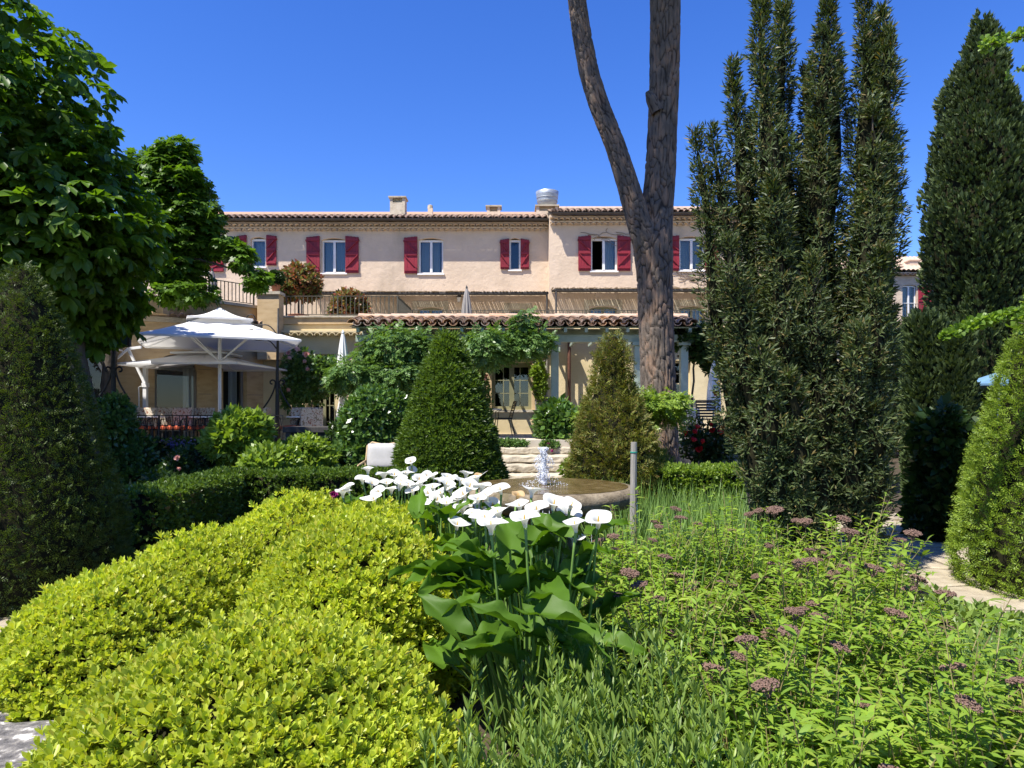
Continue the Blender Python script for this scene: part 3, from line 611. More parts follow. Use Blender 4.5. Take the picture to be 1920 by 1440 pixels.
put('cornice', genoise(MB(), XS+.12, 9, Y2, 3.66, .2, 1, .09, .26), 'stucco_cream', wg)
put('parapet', MB().box(-6.7, XS+.1, Y1-.05, Y1+.28, 3.985, 4.16), 'stone_tan', wg)
put('parapet_coping', MB().box(-6.72, XS+.12, Y1-.10, Y1+.32, 4.162, 4.21), 'limestone', wg)
put('roof_terrace', MB().box(-6.75, XS+.1, Y1+.33, 23.99, 3.985, 4.03).box(XS+.11, 9, Y2, 23.39, 3.985, 4.03), 'paving', wg)
put('downpipe', MB().tube([(XS+.10, Y1-.05, 1.03), (XS+.10, Y1-.05, 3.45), (XS+.10, Y1-.02, 3.62)], .045, 8), 'rust_pipe', wg, smooth=True)
# ============================================================ railings
def railing(label, pts, z0, h, step, mat='bronze_iron', r=.009, rail=.018):
    pts = [np.array(p, float) for p in pts]; root = thing('railing', label, 'railing', (*pts[0], z0)); top = MB(); bot = MB()
    for a, b in zip(pts[:-1], pts[1:]):
        top.bar((*a, z0+h), (*b, z0+h), rail*2, rail); bot.bar((*a, z0+.06), (*b, z0+.06), rail*1.4, rail)
        L = np.linalg.norm(b-a); n = max(1, int(L/step))
        for i in range(n+1):
            q = a+(b-a)*i/n
            if i % 12 == 0: put('post', MB().bar((*q, z0), (*q, z0+h+.01), .035), mat, root)
            else: put('bar', MB().bar((*q, z0+.06), (*q, z0+h), r*2), mat, root)
    put('top_rail', top, mat, root); put('bottom_rail', bot, mat, root); return root
railing('olive iron railing of the roof terrace above the scalloped cornice', [(-6.15, 19.35), (-3.12, 19.35), (-3.10, 21.8)], 4.212, .56, .115)
railing('low iron railing of the roof terrace just above the pergola tiles', [(-3.06, 21.8), (7.5, 21.8)], 4.03, .70, .115)
# ============================================================ dining pavilion with arched windows
pv = thing('dining_pavilion', 'tan stone dining pavilion with tall arched windows behind the parasols', 'building', (-8, 17.5, 0.8))
poly = [(-14.0, 15.6), (-9.25, 17.0), (-7.6, 18.0), (-6.72, 19.18)]
segops = [[(1.2, 2.6, .82, 3.1, .5), (3.2, 4.6, .82, 3.1, .5)], [(.62, 1.58, .82, 3.05, .42)], [(.30, .98, .82, 3.05, .32)]]
for (A, B), o in zip(zip(poly[:-1], poly[1:]), segops):
    put('wall', wall(MB(), A, B, .4, 3.82, .34, o, semi=True), 'stone_tan', pv)
    A = np.array(A); B = np.array(B); L = np.linalg.norm(B-A); t = (B-A)/L; n = np.array((-t[1], t[0]))
    for s0, s1, zb, zt, rise in o:
        q = lambda s, k, z: np.array((*(A+t*s+n*k), z))
        fr = MB()
        for s in (s0+.03, s1-.03): fr.bar(q(s, .2, zb), q(s, .2, zt-rise*.9), .06, .05, up=(*n, 0))
        arc = [q(s0+(s1-s0)*(.5-.5*math.cos(PI*i/12)), .2, zt-rise+rise*math.sin(PI*i/12)-.03) for i in range(13)]
        fr.tube(arc, .03, 4)
        wn_ = put('window', fr, 'grey_canvas', pv)
        poly_p = [q(s0+.02, .21, zb), q(s1-.02, .21, zb)]+[p+np.array((*(n*.01), 0)) for p in arc[::-1]]
        put('pane', MB().add(poly_p, [tuple(range(len(poly_p)))]), 'glass', wn_)
        G = [[q(s, .42+.03*math.sin(s*40), zb+.05+(zt-zb-.1)*i/3) for s in np.linspace(s1-.28, s1-.02, 13)] for i in range(4)]
        put('curtain', MB().grid(G), 'curtain', wn_, smooth=True)
    # stone courses, string course, parapet, coping and tile edge
    for s in np.arange(0, L-.05, .62):
        e = min(s+.615, L)
        put('coping_stone', MB().bar((*(A+t*s+n*.12), 4.42), (*(A+t*e+n*.12), 4.42), .42, .07), 'limestone', pv)
    put('parapet', wall(MB(), A+n*.02, B+n*.02, 3.95, 4.385, .25, []), 'stone_tan', pv)
    put('cornice', wall(MB(), A-n*.10, B-n*.10, 3.822, 3.945, .4, []), 'limestone', pv)
    put('plinth', wall(MB(), A-n*.05, B-n*.05, .45, .98, .046, [(a, b, .81, .981, 0) for a, b, *_ in o]), 'limestone', pv)
    k = 0
    tmB = tile_mesh('edge_tile', .34, .11, .095)
    ang = math.atan2(t[1], t[0])
    for s in np.arange(.1, L, .225):
        p = A+t*s-n*.34; link('edge_tile', tmB, 'tile', pv, np.array((*p, 3.93))-wloc(pv), (R(12), 0, ang))
    for s, e in zip([o_[1] for o_ in o][:-1]+[o[-1][1]], [o_[0] for o_ in o][1:]+[L]):
        for z in np.arange(1.45, 3.6, .62): put('joint', MB().bar((*(A+t*(s+.02)-n*.001), z), (*(A+t*(e-.02)-n*.001), z), .004, .010), 'grey_render', pv)
put('interior_wall', MB().box(-15, -6.9, 20.3, 20.5, .5, 3.9).box(-15, -9.3, 17.4, 20.3, 3.7, 3.8).box(-9.3, -7.0, 18.4, 20.3, 3.7, 3.8).box(-7.0, -6.9, 19.3, 20.3, .8, 3.7).box(-14, -6.9, 18.6, 22.3, .78, .805), 'interior', pv)
put('roof_terrace', MB().add([(-14.0, 15.7, 3.75), (-9.25, 17.1, 3.75), (-7.6, 18.1, 3.75), (-6.75, 19.2, 3.75), (-6.75, 24, 3.75), (-14, 24, 3.75)], [(0,1,2,3,4,5)]), 'paving', pv)
pl = put('pillar', MB().box(X(491, 19.1), X(531, 19.1), 18.75, 19.14, 3.0, 4.72), 'stone_tan', pv)
put('pillar_cap', MB().box(X(488, 19.1), X(534, 19.1), 18.70, 19.145, 4.722, 4.80), 'limestone', pl)
pr = put('pillar', MB().box(X(258, 17.0), X(322, 17.3), 16.86, 17.2, 3.96, 4.36), 'stone_tan', pv)
railing('iron railing on the curved pavilion parapet under the chestnut', [(-9.0, 17.25), (-7.72, 18.1), (-6.95, 19.1)], 4.46, .55, .10)
# ============================================================ pergola
pg = thing('pergola', 'sage-green timber pergola roofed with old terracotta barrel tiles', 'pergola', (0.2, 17, 1.02))
PX = [-3.35, -0.93, 1.02, 3.0, 4.1]
YE, ZE, YRi, ZRi = 16.5, 3.62, 17.85, 3.89
for x in PX:
    p = bevel(put('post', MB().box(x-.09, x+.09, 16.86, 17.04, 1.021, 3.20), 'sage_paint', pg), .01)
    put('capital', MB().box(x-.14, x+.14, 16.81, 17.09, 3.202, 3.28), 'sage_paint', p)
    put('base', MB().box(x-.12, x+.12, 16.83, 17.07, 1.0205, 1.14), 'sage_paint', p) if False else None
bevel(put('beam', MB().box(-3.72, 4.3, 16.88, 17.02, 3.285, 3.46), 'sage_paint', pg), .008)
bevel(put('beam', MB().box(-3.72, 4.3, 17.62, 17.74, 3.50, 3.68), 'sage_paint', pg), .008)
bevel(put('wall_plate', MB().box(-3.6, 1.3, Y1-.14, Y1-.03, 3.22, 3.36), 'sage_paint', pg), .008)
for i in range(17):
    x = -3.6+i*.485
    put('rafter', MB().bar((x, YE+.06, ZE-.09), (x, YRi+.05, ZRi-.10), .07, .10), 'sage_paint', pg)
for i in range(5):
    y = YE+.1+i*.31; z = ZE-.035+(ZRi-ZE)*(y-YE)/(YRi-YE); put('batten', MB().box(-3.75, 4.35, y, y+.05, z-.02, z+.005), 'sage_paint', pg)
for i in range(16): put('cross_rail', MB().box(-3.45+.5*i, -3.39+.5*i, 17.1, 19.15, 3.37, 3.44), 'sage_paint', pg)
sl = math.atan2(ZRi-ZE, YRi-YE); rfp = put('roof', MB().add([(-3.8, YE+.02, ZE-.012), (4.4, YE+.02, ZE-.012), (4.4, YRi, ZRi-.012), (-3.8, YRi, ZRi-.012)], [(0,1,2,3)]), 'dark_wood', pg)
tC = tile_mesh('cover_tile', .40, .115, .088, .018, 8); tP = tile_mesh('pan_tile', .40, .10, .12, .016, 6, False)
pit = .248; ncol = int(8.2/pit); nr = 5; stp = (math.hypot(YRi-YE, ZRi-ZE))/nr
for i in range(ncol):
    for j in range(nr):
        d = j*stp-.02; y = YE+d*math.cos(sl); z = ZE+d*math.sin(sl); x = -3.72+pit*i
        link('cover_tile', tC, 'tile', rfp, np.array((x+random.uniform(-.012, .012), y+random.uniform(-.02, .02), z+.075+random.uniform(-.004, .008)))-wloc(rfp), (sl-.06+random.uniform(-.03, .03), random.uniform(-.06, .06), random.uniform(-.05, .05)))
        if j < 3 and i < ncol-1: link('pan_tile', tP, 'tile', rfp, np.array((x+pit/2, y-.03, z+.085))-wloc(rfp), (sl-.06, 0, random.uniform(-.03, .03)))
tR = tile_mesh('ridge_tile', .46, .13, .115, .018, 8)
for i in range(20): link('ridge_tile', tR, 'tile_ridge', rfp, np.array((-3.85+.41*i, YRi+.02, ZRi+.10+random.uniform(-.006, .006)))-wloc(rfp), (random.uniform(-.02, .02), 0, -PI/2+random.uniform(-.03, .03)))
# ============================================================ far house at the right
YF = 36.0; fr = thing('far_house', 'distant pink house with red shutter seen between yew and cypress', 'building', (X(1680, YF), YF, 0))
fx0, fx1 = X(1440, YF), X(1900, YF); zw = Z(514, YF)
put('wall', wall(MB(), (fx0, YF), (fx1, YF), 0, zw, .4, [(X(1692,YF)-fx0, X(1718,YF)-fx0, Z(600,YF), Z(534,YF), .05)]), 'stucco_pink', fr)
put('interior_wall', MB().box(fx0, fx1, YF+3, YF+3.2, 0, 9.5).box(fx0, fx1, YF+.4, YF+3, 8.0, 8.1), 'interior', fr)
window(fr, YF, X(1692,YF), X(1718,YF), Z(600,YF), Z(535,YF), mz=2, sill=False)
shutter(fr, YF, X(1721,YF), X(1746,YF), Z(596,YF), Z(535,YF), False)
put('cornice', genoise(MB(), fx0, fx1, YF, zw-.08, .24, 1, .10, .25), 'stucco_pink', fr)
rf = put('roof', corrug(fx0, fx1, YF-.4, zw+.10, YF+4, zw+1.7, .23, .07, 10), 'tile_ridge', fr)
chf = put('chimney', MB().box(X(1724,YF), X(1742,YF), YF+.8, YF+1.3, zw+.3, Z(483,YF)), 'stucco_pink', fr)
put('chimney_cap', MB().box(X(1722,YF), X(1744,YF), YF+.75, YF+1.35, Z(483,YF)+.002, Z(483,YF)+.06), 'tile_ridge', chf)
railing('thin balcony railing on the far house beside its red shutter', [(X(1690,YF), YF-.5), (X(1748,YF), YF-.5)], Z(606,YF), .9, .14)
# ============================================================ fountain
FC = np.array((X(1030, 8.0), 8.0)); fo = thing('fountain', 'round mossy stone fountain basin on a pedestal brimming with water', 'fountain', (*FC, 0))
zr = .80; Rf = 1.0
prof = [(.30, .0), (.34, .10), (.26, .18), (.24, .36), (.34, .47), (.72, .555), (.90, .60), (.97, .65), (1.0, .71), (.985, .765), (.94, .80), (.86, .808), (.80, .79)]
o = put('basin', MB().lathe(prof, (*FC, 0), 72), 'limestone', fo, smooth=True)
m2 = surf('fountain_stone', [(0.3, (0.09, 0.07, 0.04)), (0.5, (0.19, 0.15, 0.095)), (0.7, (0.31, 0.255, 0.17))], 9, .9, .9, 45, .02, stains=(3, (0.10, 0.085, 0.03), .55)); o.data.materials[0] = m2
G = []
for i in range(7):
    rr = .02+.86*i/6; G.append([(FC[0]+rr*math.cos(a), FC[1]+rr*math.sin(a), .812+.003*math.sin(rr*40)) for a in np.linspace(0, 2*PI, 61)])
put('water', MB().grid(G), 'wet_stone', fo, smooth=True)
r = np.random.default_rng(3); jb = MB(); jx, jy = X(1019, 8.0), 8.0
ico = [(0,0,1),(.94,0,0),(0,.94,0),(-.94,0,0),(0,-.94,0),(0,0,-1)]; icf = [(0,1,2),(0,2,3),(0,3,4),(0,4,1),(5,2,1),(5,3,2),(5,4,3),(5,1,4)]
def drop(p, s): jb.add([tuple(np.array(p)+np.array(v)*s*np.array((1,1,1.4))) for v in ico], icf)
for k in range(1900):
    h = r.random()**.8*.42; sp = .026+.065*math.sin(min(1, h/.36)*PI*.85)**1.2; a = r.uniform(0, 6.28); q = r.random()**.5*sp*(1+.5*math.sin(h*31+a*2))
    drop((jx+q*math.cos(a), jy+q*math.sin(a), .815+h), r.uniform(.002, .0075))
for k in range(160):
    a = r.uniform(0, 6.28); q = r.uniform(.03, .28); drop((jx+q*math.cos(a), jy+q*math.sin(a), .82+max(0, .22-q)*r.random()), r.uniform(.003, .007))
colp = [(jx+.008*math.sin(i*1.7), jy, .81+.41*i/14) for i in range(15)]
jb.tube(colp, [.03+.006*math.sin(i*2.1)-.0014*i+.012*math.sin(i/14*PI) for i in range(15)], 10)
put('water_jet', jb, 'splash', fo, smooth=True)
for k in range(26):
    a = PI+r.uniform(.1, PI-.1); x, y = FC[0]+.985*math.cos(a), FC[1]+.985*math.sin(a)
    if k < 14: put('drip', MB().tube([(x, y, .66), (x, y-.02, .50), (x, y-.02, .34)], [.003, .002, .003], 4), 'splash', fo)
# wooden stake with green tie
D0 = 7.0; sx = X(1188, D0); sk = thing('wooden_stake', 'grey weathered wooden stake with a green tie right of the fountain', 'stake', (sx, D0, 0))
put('stake_shaft', MB().tube([(sx-.01, D0, 0), (sx-.004, D0, .7), (sx+.004, D0, Z(829, D0))], [.034, .033, .031], 10), 'grey_wood', sk, smooth=False)
put('tie', MB().lathe([(.036, 0), (.037, .006), (.036, .012)], (sx+.002, D0, Z(849, D0)), 12), 'cable_green', sk)
# ============================================================ parasols
def canopy(hw, z0, rise, n=8, sag=.05, r0=0.0, vent=None):
    """square canopy, 8 gores, slightly sagging cloth; local coordinates"""
    m = 12; per = []
    for k in range(32):
        a = 2*PI*k/32; c, s = math.cos(a), math.sin(a); f = 1/max(abs(c), abs(s)); f = f**.9; per.append((c*f*hw, s*f*hw, k))
    G = []
    for i in range(m+1):
        u = r0+(1-r0)*i/m; row = []
        for x, y, k in per+[per[0]]:
            dip = sag*math.sin(PI*u)*(1-abs(math.cos(PI*k/4))); row.append((x*u, y*u, z0+rise*(1-u)-.06*math.sin(PI*u)-dip*.6))
        G.append(row)
    G.append([(x*1.0, y*1.0, z0-.04) for x, y, k in per+[per[0]]])
    return MB().grid(G)
def parasol(label, loc, rz, hw, ze, rise, pole, group='white canvas parasols'):
    p = thing('parasol', label, 'parasol', loc, group, rz)
    put('canopy', canopy(hw, ze, rise), 'canvas', p, smooth=False, local=True)
    put('top_vent', canopy(hw*.42, ze+rise*.70, rise*.42, sag=.02), 'canvas', p, local=True)
    fr_ = MB()
    for k in range(8):
        a = PI/4*k; f = 1/max(abs(math.cos(a)), abs(math.sin(a)))**.9; e = (math.cos(a)*f*hw*.98, math.sin(a)*f*hw*.98, ze-.03)
        put('rib', MB().bar((0, 0, ze+rise-.10), e, .025), 'white_metal', p, local=True)
        if pole == 'centre': fr_.bar((e[0]*.5, e[1]*.5, ze+rise*.42), (0, 0, ze-.42), .02)
    if pole == 'centre':
        put('pole', MB().tube([(0, 0, .02), (0, 0, ze+rise+.02)], .038, 12), 'white_metal', p, smooth=True, local=True)
        put('struts', fr_, 'white_metal', p, local=True); put('base', MB().lathe([(.33, 0), (.33, .05), (.08, .09), (.05, .3)], (0, 0, .002), 20), 'white_metal', p, local=True)
    else:
        px, py = pole; a = MB()
        put('post', MB().bar((px, py, .01), (px, py, ze-.05), .085), 'white_metal', p, local=True)
        a.bar((px, py, 1.45), (px-.42, py, 2.30), .05).bar((px-.42, py, 2.30), (px-.85, py, 1.95), .045).bar((px-.42, py, 2.30), (px-.10, py, 2.34), .06).bar((px, py, ze-.06), (0, 0, ze+rise-.05), .05)
        put('arm', a, 'white_metal', p, local=True); put('collar', MB().box(px-.06, px+.06, py-.06, py+.06, 1.40, 1.5), 'white_metal', p, local=True)
        put('crank', MB().tube([(px-.09, py-.03, 1.42), (px-.14, py-.04, 1.40), (px-.13, py-.04, .85)], .014, 6), 'white_metal', p, local=True)
        put('base', MB().box(px-.4, px+.4, py-.4, py+.4, .003, .06), 'grey_render', p, local=True)
    return p
parasol('largest white two-tier parasol nearest the railing on the dining terrace', (X(412, 15.9), 15.9, .802), R(24), 1.62, 2.36, .72, 'centre')
parasol('lower white parasol with a side post tucked under the largest one', (X(402, 17.3), 16.9, .802), R(-4), 1.45, 1.90, .44, (-1.32, -.35))
parasol('white parasol at the far left half hidden behind the lamp post', (X(120, 16.6), 15.95, .802), R(10), 1.35, 2.30, .5, (1.35, -.05))
def folded(label, loc, h0, h1, r, mat, tail=False, group=None):
    p = thing('folded_parasol', label, 'parasol', loc, group)
    put('pole', MB().tube([(0, 0, .01), (0, 0, h1)], .022, 8), 'white_metal' if mat == 'canvas' else 'dark_wood', p, local=True)
    put('finial', MB().lathe([(.03, 0), (.035, .03), (.008, .09)], (0, 0, h1), 8), 'dark_wood' if mat != 'canvas' else 'white_metal', p, local=True)
    G = []; n = 48
    for i in range(12):
        u = i/11; row = []
        for k in range(n+1):
            a = 2*PI*k/n; rr = (.035+r*u**.7*(1-.35*u))*(1+.32*math.sin(8*a)*min(1, u*2)); row.append((rr*math.cos(a), rr*math.sin(a), h1-.01-(h1-h0)*u))
        G.append(row)
    put('canopy', MB().grid(G), mat, p, smooth=True, local=True)
    if tail:
        G = [[((-.05-.13*u)+.22*v*(1-u*.4), -.05-.03*math.sin(v*9), h0+.06-u*.75+.18*v*u) for v in np.linspace(0, 1, 9)] for u in np.linspace(0, 1, 8)]
        put('loose_flap', MB().grid(G), mat, p, smooth=True, local=True)
    put('base', MB().lathe([(.24, 0), (.24, .04), (.04, .07)], (0, 0, .004), 16), 'grey_render', p, local=True)
folded('folded white parasol with a loose flap left of the wisteria', (X(643, 16.5), 16.5, .802), 1.22, Z(626, 16.5)-.80, .15, 'canvas', True)
folded('folded white parasol beside the right-hand window behind the red roses', (X(1338, 16.8), 16.8, 1.022), .62, 1.75, .16, 'canvas')
folded('folded grey parasol standing on the roof terrace above the pergola', (X(875, 21.2), 21.2, 4.032), .1, Z(541, 21.2)-4.03, .16, 'grey_canvas')
folded('folded grey parasol on the pavilion roof behind the chestnut leaves', (X(398, 19.6), 19.6, 4.032), .3, Z(508, 19.6)-4.03, .15, 'grey_canvas')
pb = thing('parasol', 'blue parasol glimpsed behind the right-hand clipped cone', 'parasol', (X(1872, 15), 15, 0))
put('canopy', canopy(.95, Z(722, 15), .28), 'blue_canvas', pb, local=True); put('pole', MB().tube([(0, 0, 0), (0, 0, 2.4)], .03, 8), 'white_metal', pb, local=True)
# ============================================================ iron lamp posts with scroll feet
def scroll(mb, c, sx, s, r):
    pts = []
    for i in range(22):
        t = i/21; a = -PI/2+t*2.6*PI*.5; rad = s*(1-.0*t)
        pts.append((c[0]+sx*(s*.15+s*1.0*(1-t)**1.6+.0), c[1], c[2]+s*2.1*t))
    top = pts[-1]
    for i in range(1, 14):
        a = i/13*1.6*PI; q = s*.28*(1-i/18); pts.append((top[0]+sx*(s*.28-q*math.cos(a)), c[1], top[2]+q*math.sin(a)))
    mb.tube(pts, r, 6)
def lamppost(label, x, y, zb, z0, z1, sign):
    p = thing('lamp_post', label, 'lamp post', (x, y, zb))
    put('pole', MB().tube([(x, y, zb), (x, y, z0), (x, y, z0+.8), (x+.02, y, z1)], [.05, .045, .035, .018], 8), 'iron', p, smooth=True)
    for s in (-1, 1):
        mb = MB(); scroll(mb, (x, y, z0), s, .26, .018); put('scroll', mb, 'iron', p, smooth=True)
    if sign:
        b = put('sign_board', MB().box(x+.05, x+.27, y-.02, y+.02, Z(648, y), Z(606, y)), 'teal_board', p)
        put('sign_bracket', MB().bar((x, y, Z(604, y)), (x+.3, y, Z(604, y)), .015), 'iron', p)
        put('sign_frame', MB().box(x+.27, x+.31, y-.03, y+.03, Z(650, y), Z(604, y)), 'dark_wood', b)
    else:
        for s, h in ((-1, .62), (-1, .3)):
            pts = [(x+s*(.02+.55*t), y, z1-h-.25*(1-t)**2+.05*math.sin(t*6)) for t in np.linspace(0, 1, 10)]
            top = pts[-1]; pts += [(top[0]+.09*math.sin(a), y, top[2]+.09*(1-math.cos(a))) for a in np.linspace(.4, 4.6, 12)]
            put('bracket', MB().tube(pts, .013, 6), 'iron', p, smooth=True)
lamppost('iron lamp post with scroll foot and teal hanging board at the left', X(213, 13), 13.0, 0, Z(750, 13), Z(540, 13), True)
lamppost('iron post with curled brackets at the right end of the dining terrace', X(520, 15.3), 15.3, .8, Z(765, 15.3), Z(578, 15.3), False)
# ============================================================ wrought-iron terrace railing
rl = thing('wrought_railing', 'wrought-iron railing with curved bars along the dining terrace', 'railing', (X(380, 15.0), 15.0, .9))
x0, x1, yr_, za, zb = X(196, 15), X(531, 15), 14.98, .902, 1.56
put('top_rail', MB().box(x0, x1, yr_-.02, yr_+.02, zb-.02, zb), 'iron', rl); put('bottom_rail', MB().box(x0, x1, yr_-.012, yr_+.012, za+.04, za+.06), 'iron', rl)
n = 26; w = (x1-x0)/n
for i in range(n+1): put('post' if i % 4 == 0 else 'bar', MB().bar((x0+w*i, yr_, za), (x0+w*i, yr_, zb-.02), .03 if i % 4 == 0 else .014), 'iron', rl)
def curl(f):
    return [(f*w*.5*math.sin(t*PI)*(1 if t < .5 else .6), 0, t*(zb-za-.1)) for t in np.linspace(0, 1, 10)]
cm = {}
for f in (-1, 1):
    me = bpy.data.meshes.new('scroll_bar'); q = MB().tube(curl(f), .008, 4); q.tube([(f*(.05+.04*math.cos(a)), 0, .34+.05*math.sin(a)) for a in np.linspace(0, 5.2, 10)], .007, 4); me.from_pydata(q.v, [], q.f); cm[f] = me
for i in range(n):
    for f in (-1, 1): link('scroll_bar', cm[f], 'iron', rl, np.array((x0+w*(i+.5)+f*.01, yr_, za+.05))-wloc(rl))
# ============================================================ dining furniture
def dining_chair():
    p = thing('dining_chair', '', 'chair', (0, 0, 0))
    for x in (-.21, .21):
        for y in (-.2, .2): put('leg', MB().bar((x, y, .0), (x*.95, y*.95, .42), .028), 'iron', p, local=True)
    put('seat_frame', MB().box(-.23, .23, -.23, .23, .40, .425), 'iron', p, local=True)
    bevel(put('seat_cushion', MB().box(-.24, .24, -.245, .22, .427, .51), 'red_cushion', p, local=True), .03, 3)
    mb = MB(); G = []
    for j, s in ((0, 1), (1, -1)):
        pass
    V = []
    o_ = bevel(put('backrest', MB().add([(-.25,.19,.46),(.25,.19,.46),(.25,.29,.44),(-.25,.29,.44),(-.25,.27,.92),(.25,.27,.92),(.25,.35,.92),(-.25,.35,.92)],
        [(0,3,2,1),(4,5,6,7),(0,1,5,4),(1,2,6,5),(2,3,7,6),(3,0,4,7)]), 'floral', p, local=True), .035, 3)
    for x in (-.27, .27): put('armrest', MB().tube([(x, -.19, .42), (x, -.19, .62), (x, -.12, .66), (x, .22, .66)], .014, 6), 'iron', p, local=True, smooth=True)
    return p
ch0 = dining_chair()
spots = [(262, 16.1, 180, 'floral-backed dining chair behind the ivy at the left end of the railing'),
         (302, 16.6, 200, 'floral dining chair in front of the left arched window by the white side post'),
         (330, 16.0, 175, 'floral dining chair second from the white side post along the railing'),
         (367, 16.2, 150, 'floral dining chair turned to the right below the large parasol pole'),
         (400, 16.9, -100, 'floral dining chair seen side-on left of the large parasol pole'),
         (456, 16.7, 170, 'floral dining chair just right of the large parasol pole'),
         (476, 16.3, 95, 'floral dining chair seen edge-on beside the iron post'),
         (548, 16.2, 160, 'floral dining chair with orange seat left behind the wooden cabinet'),
         (583, 16.3, 20, 'floral dining chair right behind the wooden cabinet facing the garden')]
for i, (px, d, a, lab) in enumerate(spots):
    c = ch0 if i == 0 else copy_tree(ch0); c.location = (X(px, d), d, .801); c.rotation_euler = (0, 0, R(a-180)); c['label'] = lab; c['group'] = 'dining chairs with floral backs'
def table(label, x, y, z, r, h, setting=True):
    p = thing('table', label, 'table', (x, y, z)); put('table_top', MB().lathe([(r, h-.03), (r+.005, h-.02), (r, h)], (x, y, z), 28), 'white_paint', p)
    put('leg', MB().tube([(x, y, z), (x, y, z+h-.03)], .03, 8), 'iron', p); put('foot', MB().lathe([(.22, .002), (.2, .03), (.03, .05)], (x, y, z), 16), 'iron', p)
    return p
def crockery(x, y, z, lab):
    p = thing('coffee_cup', lab, 'cup', (x, y, z)); put('cup', MB().lathe([(.022, 0), (.036, .03), (.04, .065), (.037, .065), (.02, .01)], (x, y, z+.012), 14), 'white_paint', p, smooth=True)
    put('saucer', MB().lathe([(.03, .001), (.07, .012), (.07, .014), (.03, .006)], (x, y, z), 16), 'white_paint', p)
    put('handle', MB().tube([(x+.04+.02*math.sin(a), y, z+.045+.02*math.cos(a)) for a in np.linspace(0, PI, 7)], .005, 5), 'white_paint', p)
ty = 16.35
for px, lab in ((283, 'round white table between the chairs beside the white side post'), (384, 'round white table left of the large parasol pole'), (432, 'round white table set with cups by the large parasol pole'), (566, 'round white table between the two chairs behind the wooden cabinet')):
    table(lab, X(px, ty), ty, .801, .34, .72)
crockery(X(424, ty), ty-.1, 1.522, 'white cup on the table left of the parasol pole'); crockery(X(434, ty), ty+.08, 1.522, 'white cup nearest the parasol pole on the same table')
# wooden cabinet below the terrace edge
cb_ = thing('wooden_cabinet', 'weathered dark wooden cabinet with plank door below the dining terrace', 'cabinet', (X(590, 14.3), 14.4, 0))
xa, xb, ya, zt = X(540, 14.4), X(640, 14.4), 14.25, Z(800, 14.4)
put('carcass', MB().box(xa, xb, ya+.04, 14.88, 0, zt-.12), 'dark_wood', cb_)
bevel(put('top', MB().box(xa-.05, xb+.05, ya-.03, 14.92, zt-.118, zt), 'dark_wood', cb_), .012)
n = 6; dw = (xb-xa-.24)/n; dr = put('door', MB().box(xa+.12, xb-.12, ya+.016, ya+.038, zt-.36, zt-.30).box(xa+.12, xb-.12, ya+.016, ya+.038, .12, .18), 'dark_wood', cb_)
for i in range(n): put('plank', MB().box(xa+.12+dw*i+.003, xa+.12+dw*(i+1)-.003, ya, ya+.015, .06, zt-.24), 'grey_wood' if False else 'dark_wood', dr)
for x_ in (xa, xb-.10): put('stile', MB().box(x_, x_+.10, ya-.005, ya+.038, .01, zt-.122), 'dark_wood', cb_)
put('latch', MB().box(xb-.22, xb-.08, ya-.02, ya-.006, zt-.47, zt-.43), 'iron', dr)
# lounge chair with white cushion
D1 = 12.6; gx = X(716, D1); gc = thing('garden_armchair', 'rattan garden armchair with a plump white cushion left of the middle cone', 'armchair', (gx, D1, 0))
zs, zt, hw = Z(880, D1), Z(834, D1), .30
put('back_frame', MB().tube([(gx-hw-.02, D1+.1, .10), (gx-hw-.03, D1+.17, zs), (gx-hw-.01, D1+.28, zt-.03), (gx-hw+.07, D1+.30, zt+.03), (gx, D1+.29, zt-.02), (gx+hw-.07, D1+.30, zt+.03), (gx+hw+.01, D1+.28, zt-.03), (gx+hw+.03, D1+.17, zs), (gx+hw+.02, D1+.1, .10)], .018, 8), 'rattan', gc, smooth=True)
def pillow(cx, cy, cz, w, h, t, tilt):
    G1, G2 = [], []
    for i in range(13):
        v = -1+2*i/12; r1, r2 = [], []
        for j in range(15):
            u = -1+2*j/14; th = t*((1-u**4)*(1-v**4))**.55; x = cx+u*w*(1-.06*(1-abs(v)**2)*0-.03*v*v); z = cz+v*h*(1-.04*(1-u*u)*(-1)); y = cy+tilt*v*h
            r1.append((x, y-th, z)); r2.append((x, y+th, z))
        G1.append(r1); G2.append(r2[::-1])
    return MB().grid(G1).grid(G2)
put('back_cushion', pillow(gx, D1+.13, (zs+zt)/2+.01, hw-.01, (zt-zs)/2, .09, .25), 'cushion_grey', gc, smooth=True)
put('seat_cushion', pillow(gx, D1-.18, zs-.05, hw, .05, .30, 0), 'cushion_grey', gc, smooth=True)
for s in (-1, 1): put('leg', MB().tube([(gx+s*hw, D1-.42, 0), (gx+s*hw, D1-.42, zs-.1)], .02, 8), 'rattan', gc)
put('seat_frame', MB().box(gx-hw, gx+hw, D1-.45, D1+.15, zs-.16, zs-.11), 'rattan', gc)
for s in (-1, 1): put('armrest', MB().tube([(gx+s*(hw+.01), D1-.42, zs-.1), (gx+s*(hw+.03), D1-.42, zs+.10), (gx+s*(hw+.03), D1+.2, zs+.14)], .018, 8), 'rattan', gc, smooth=True)
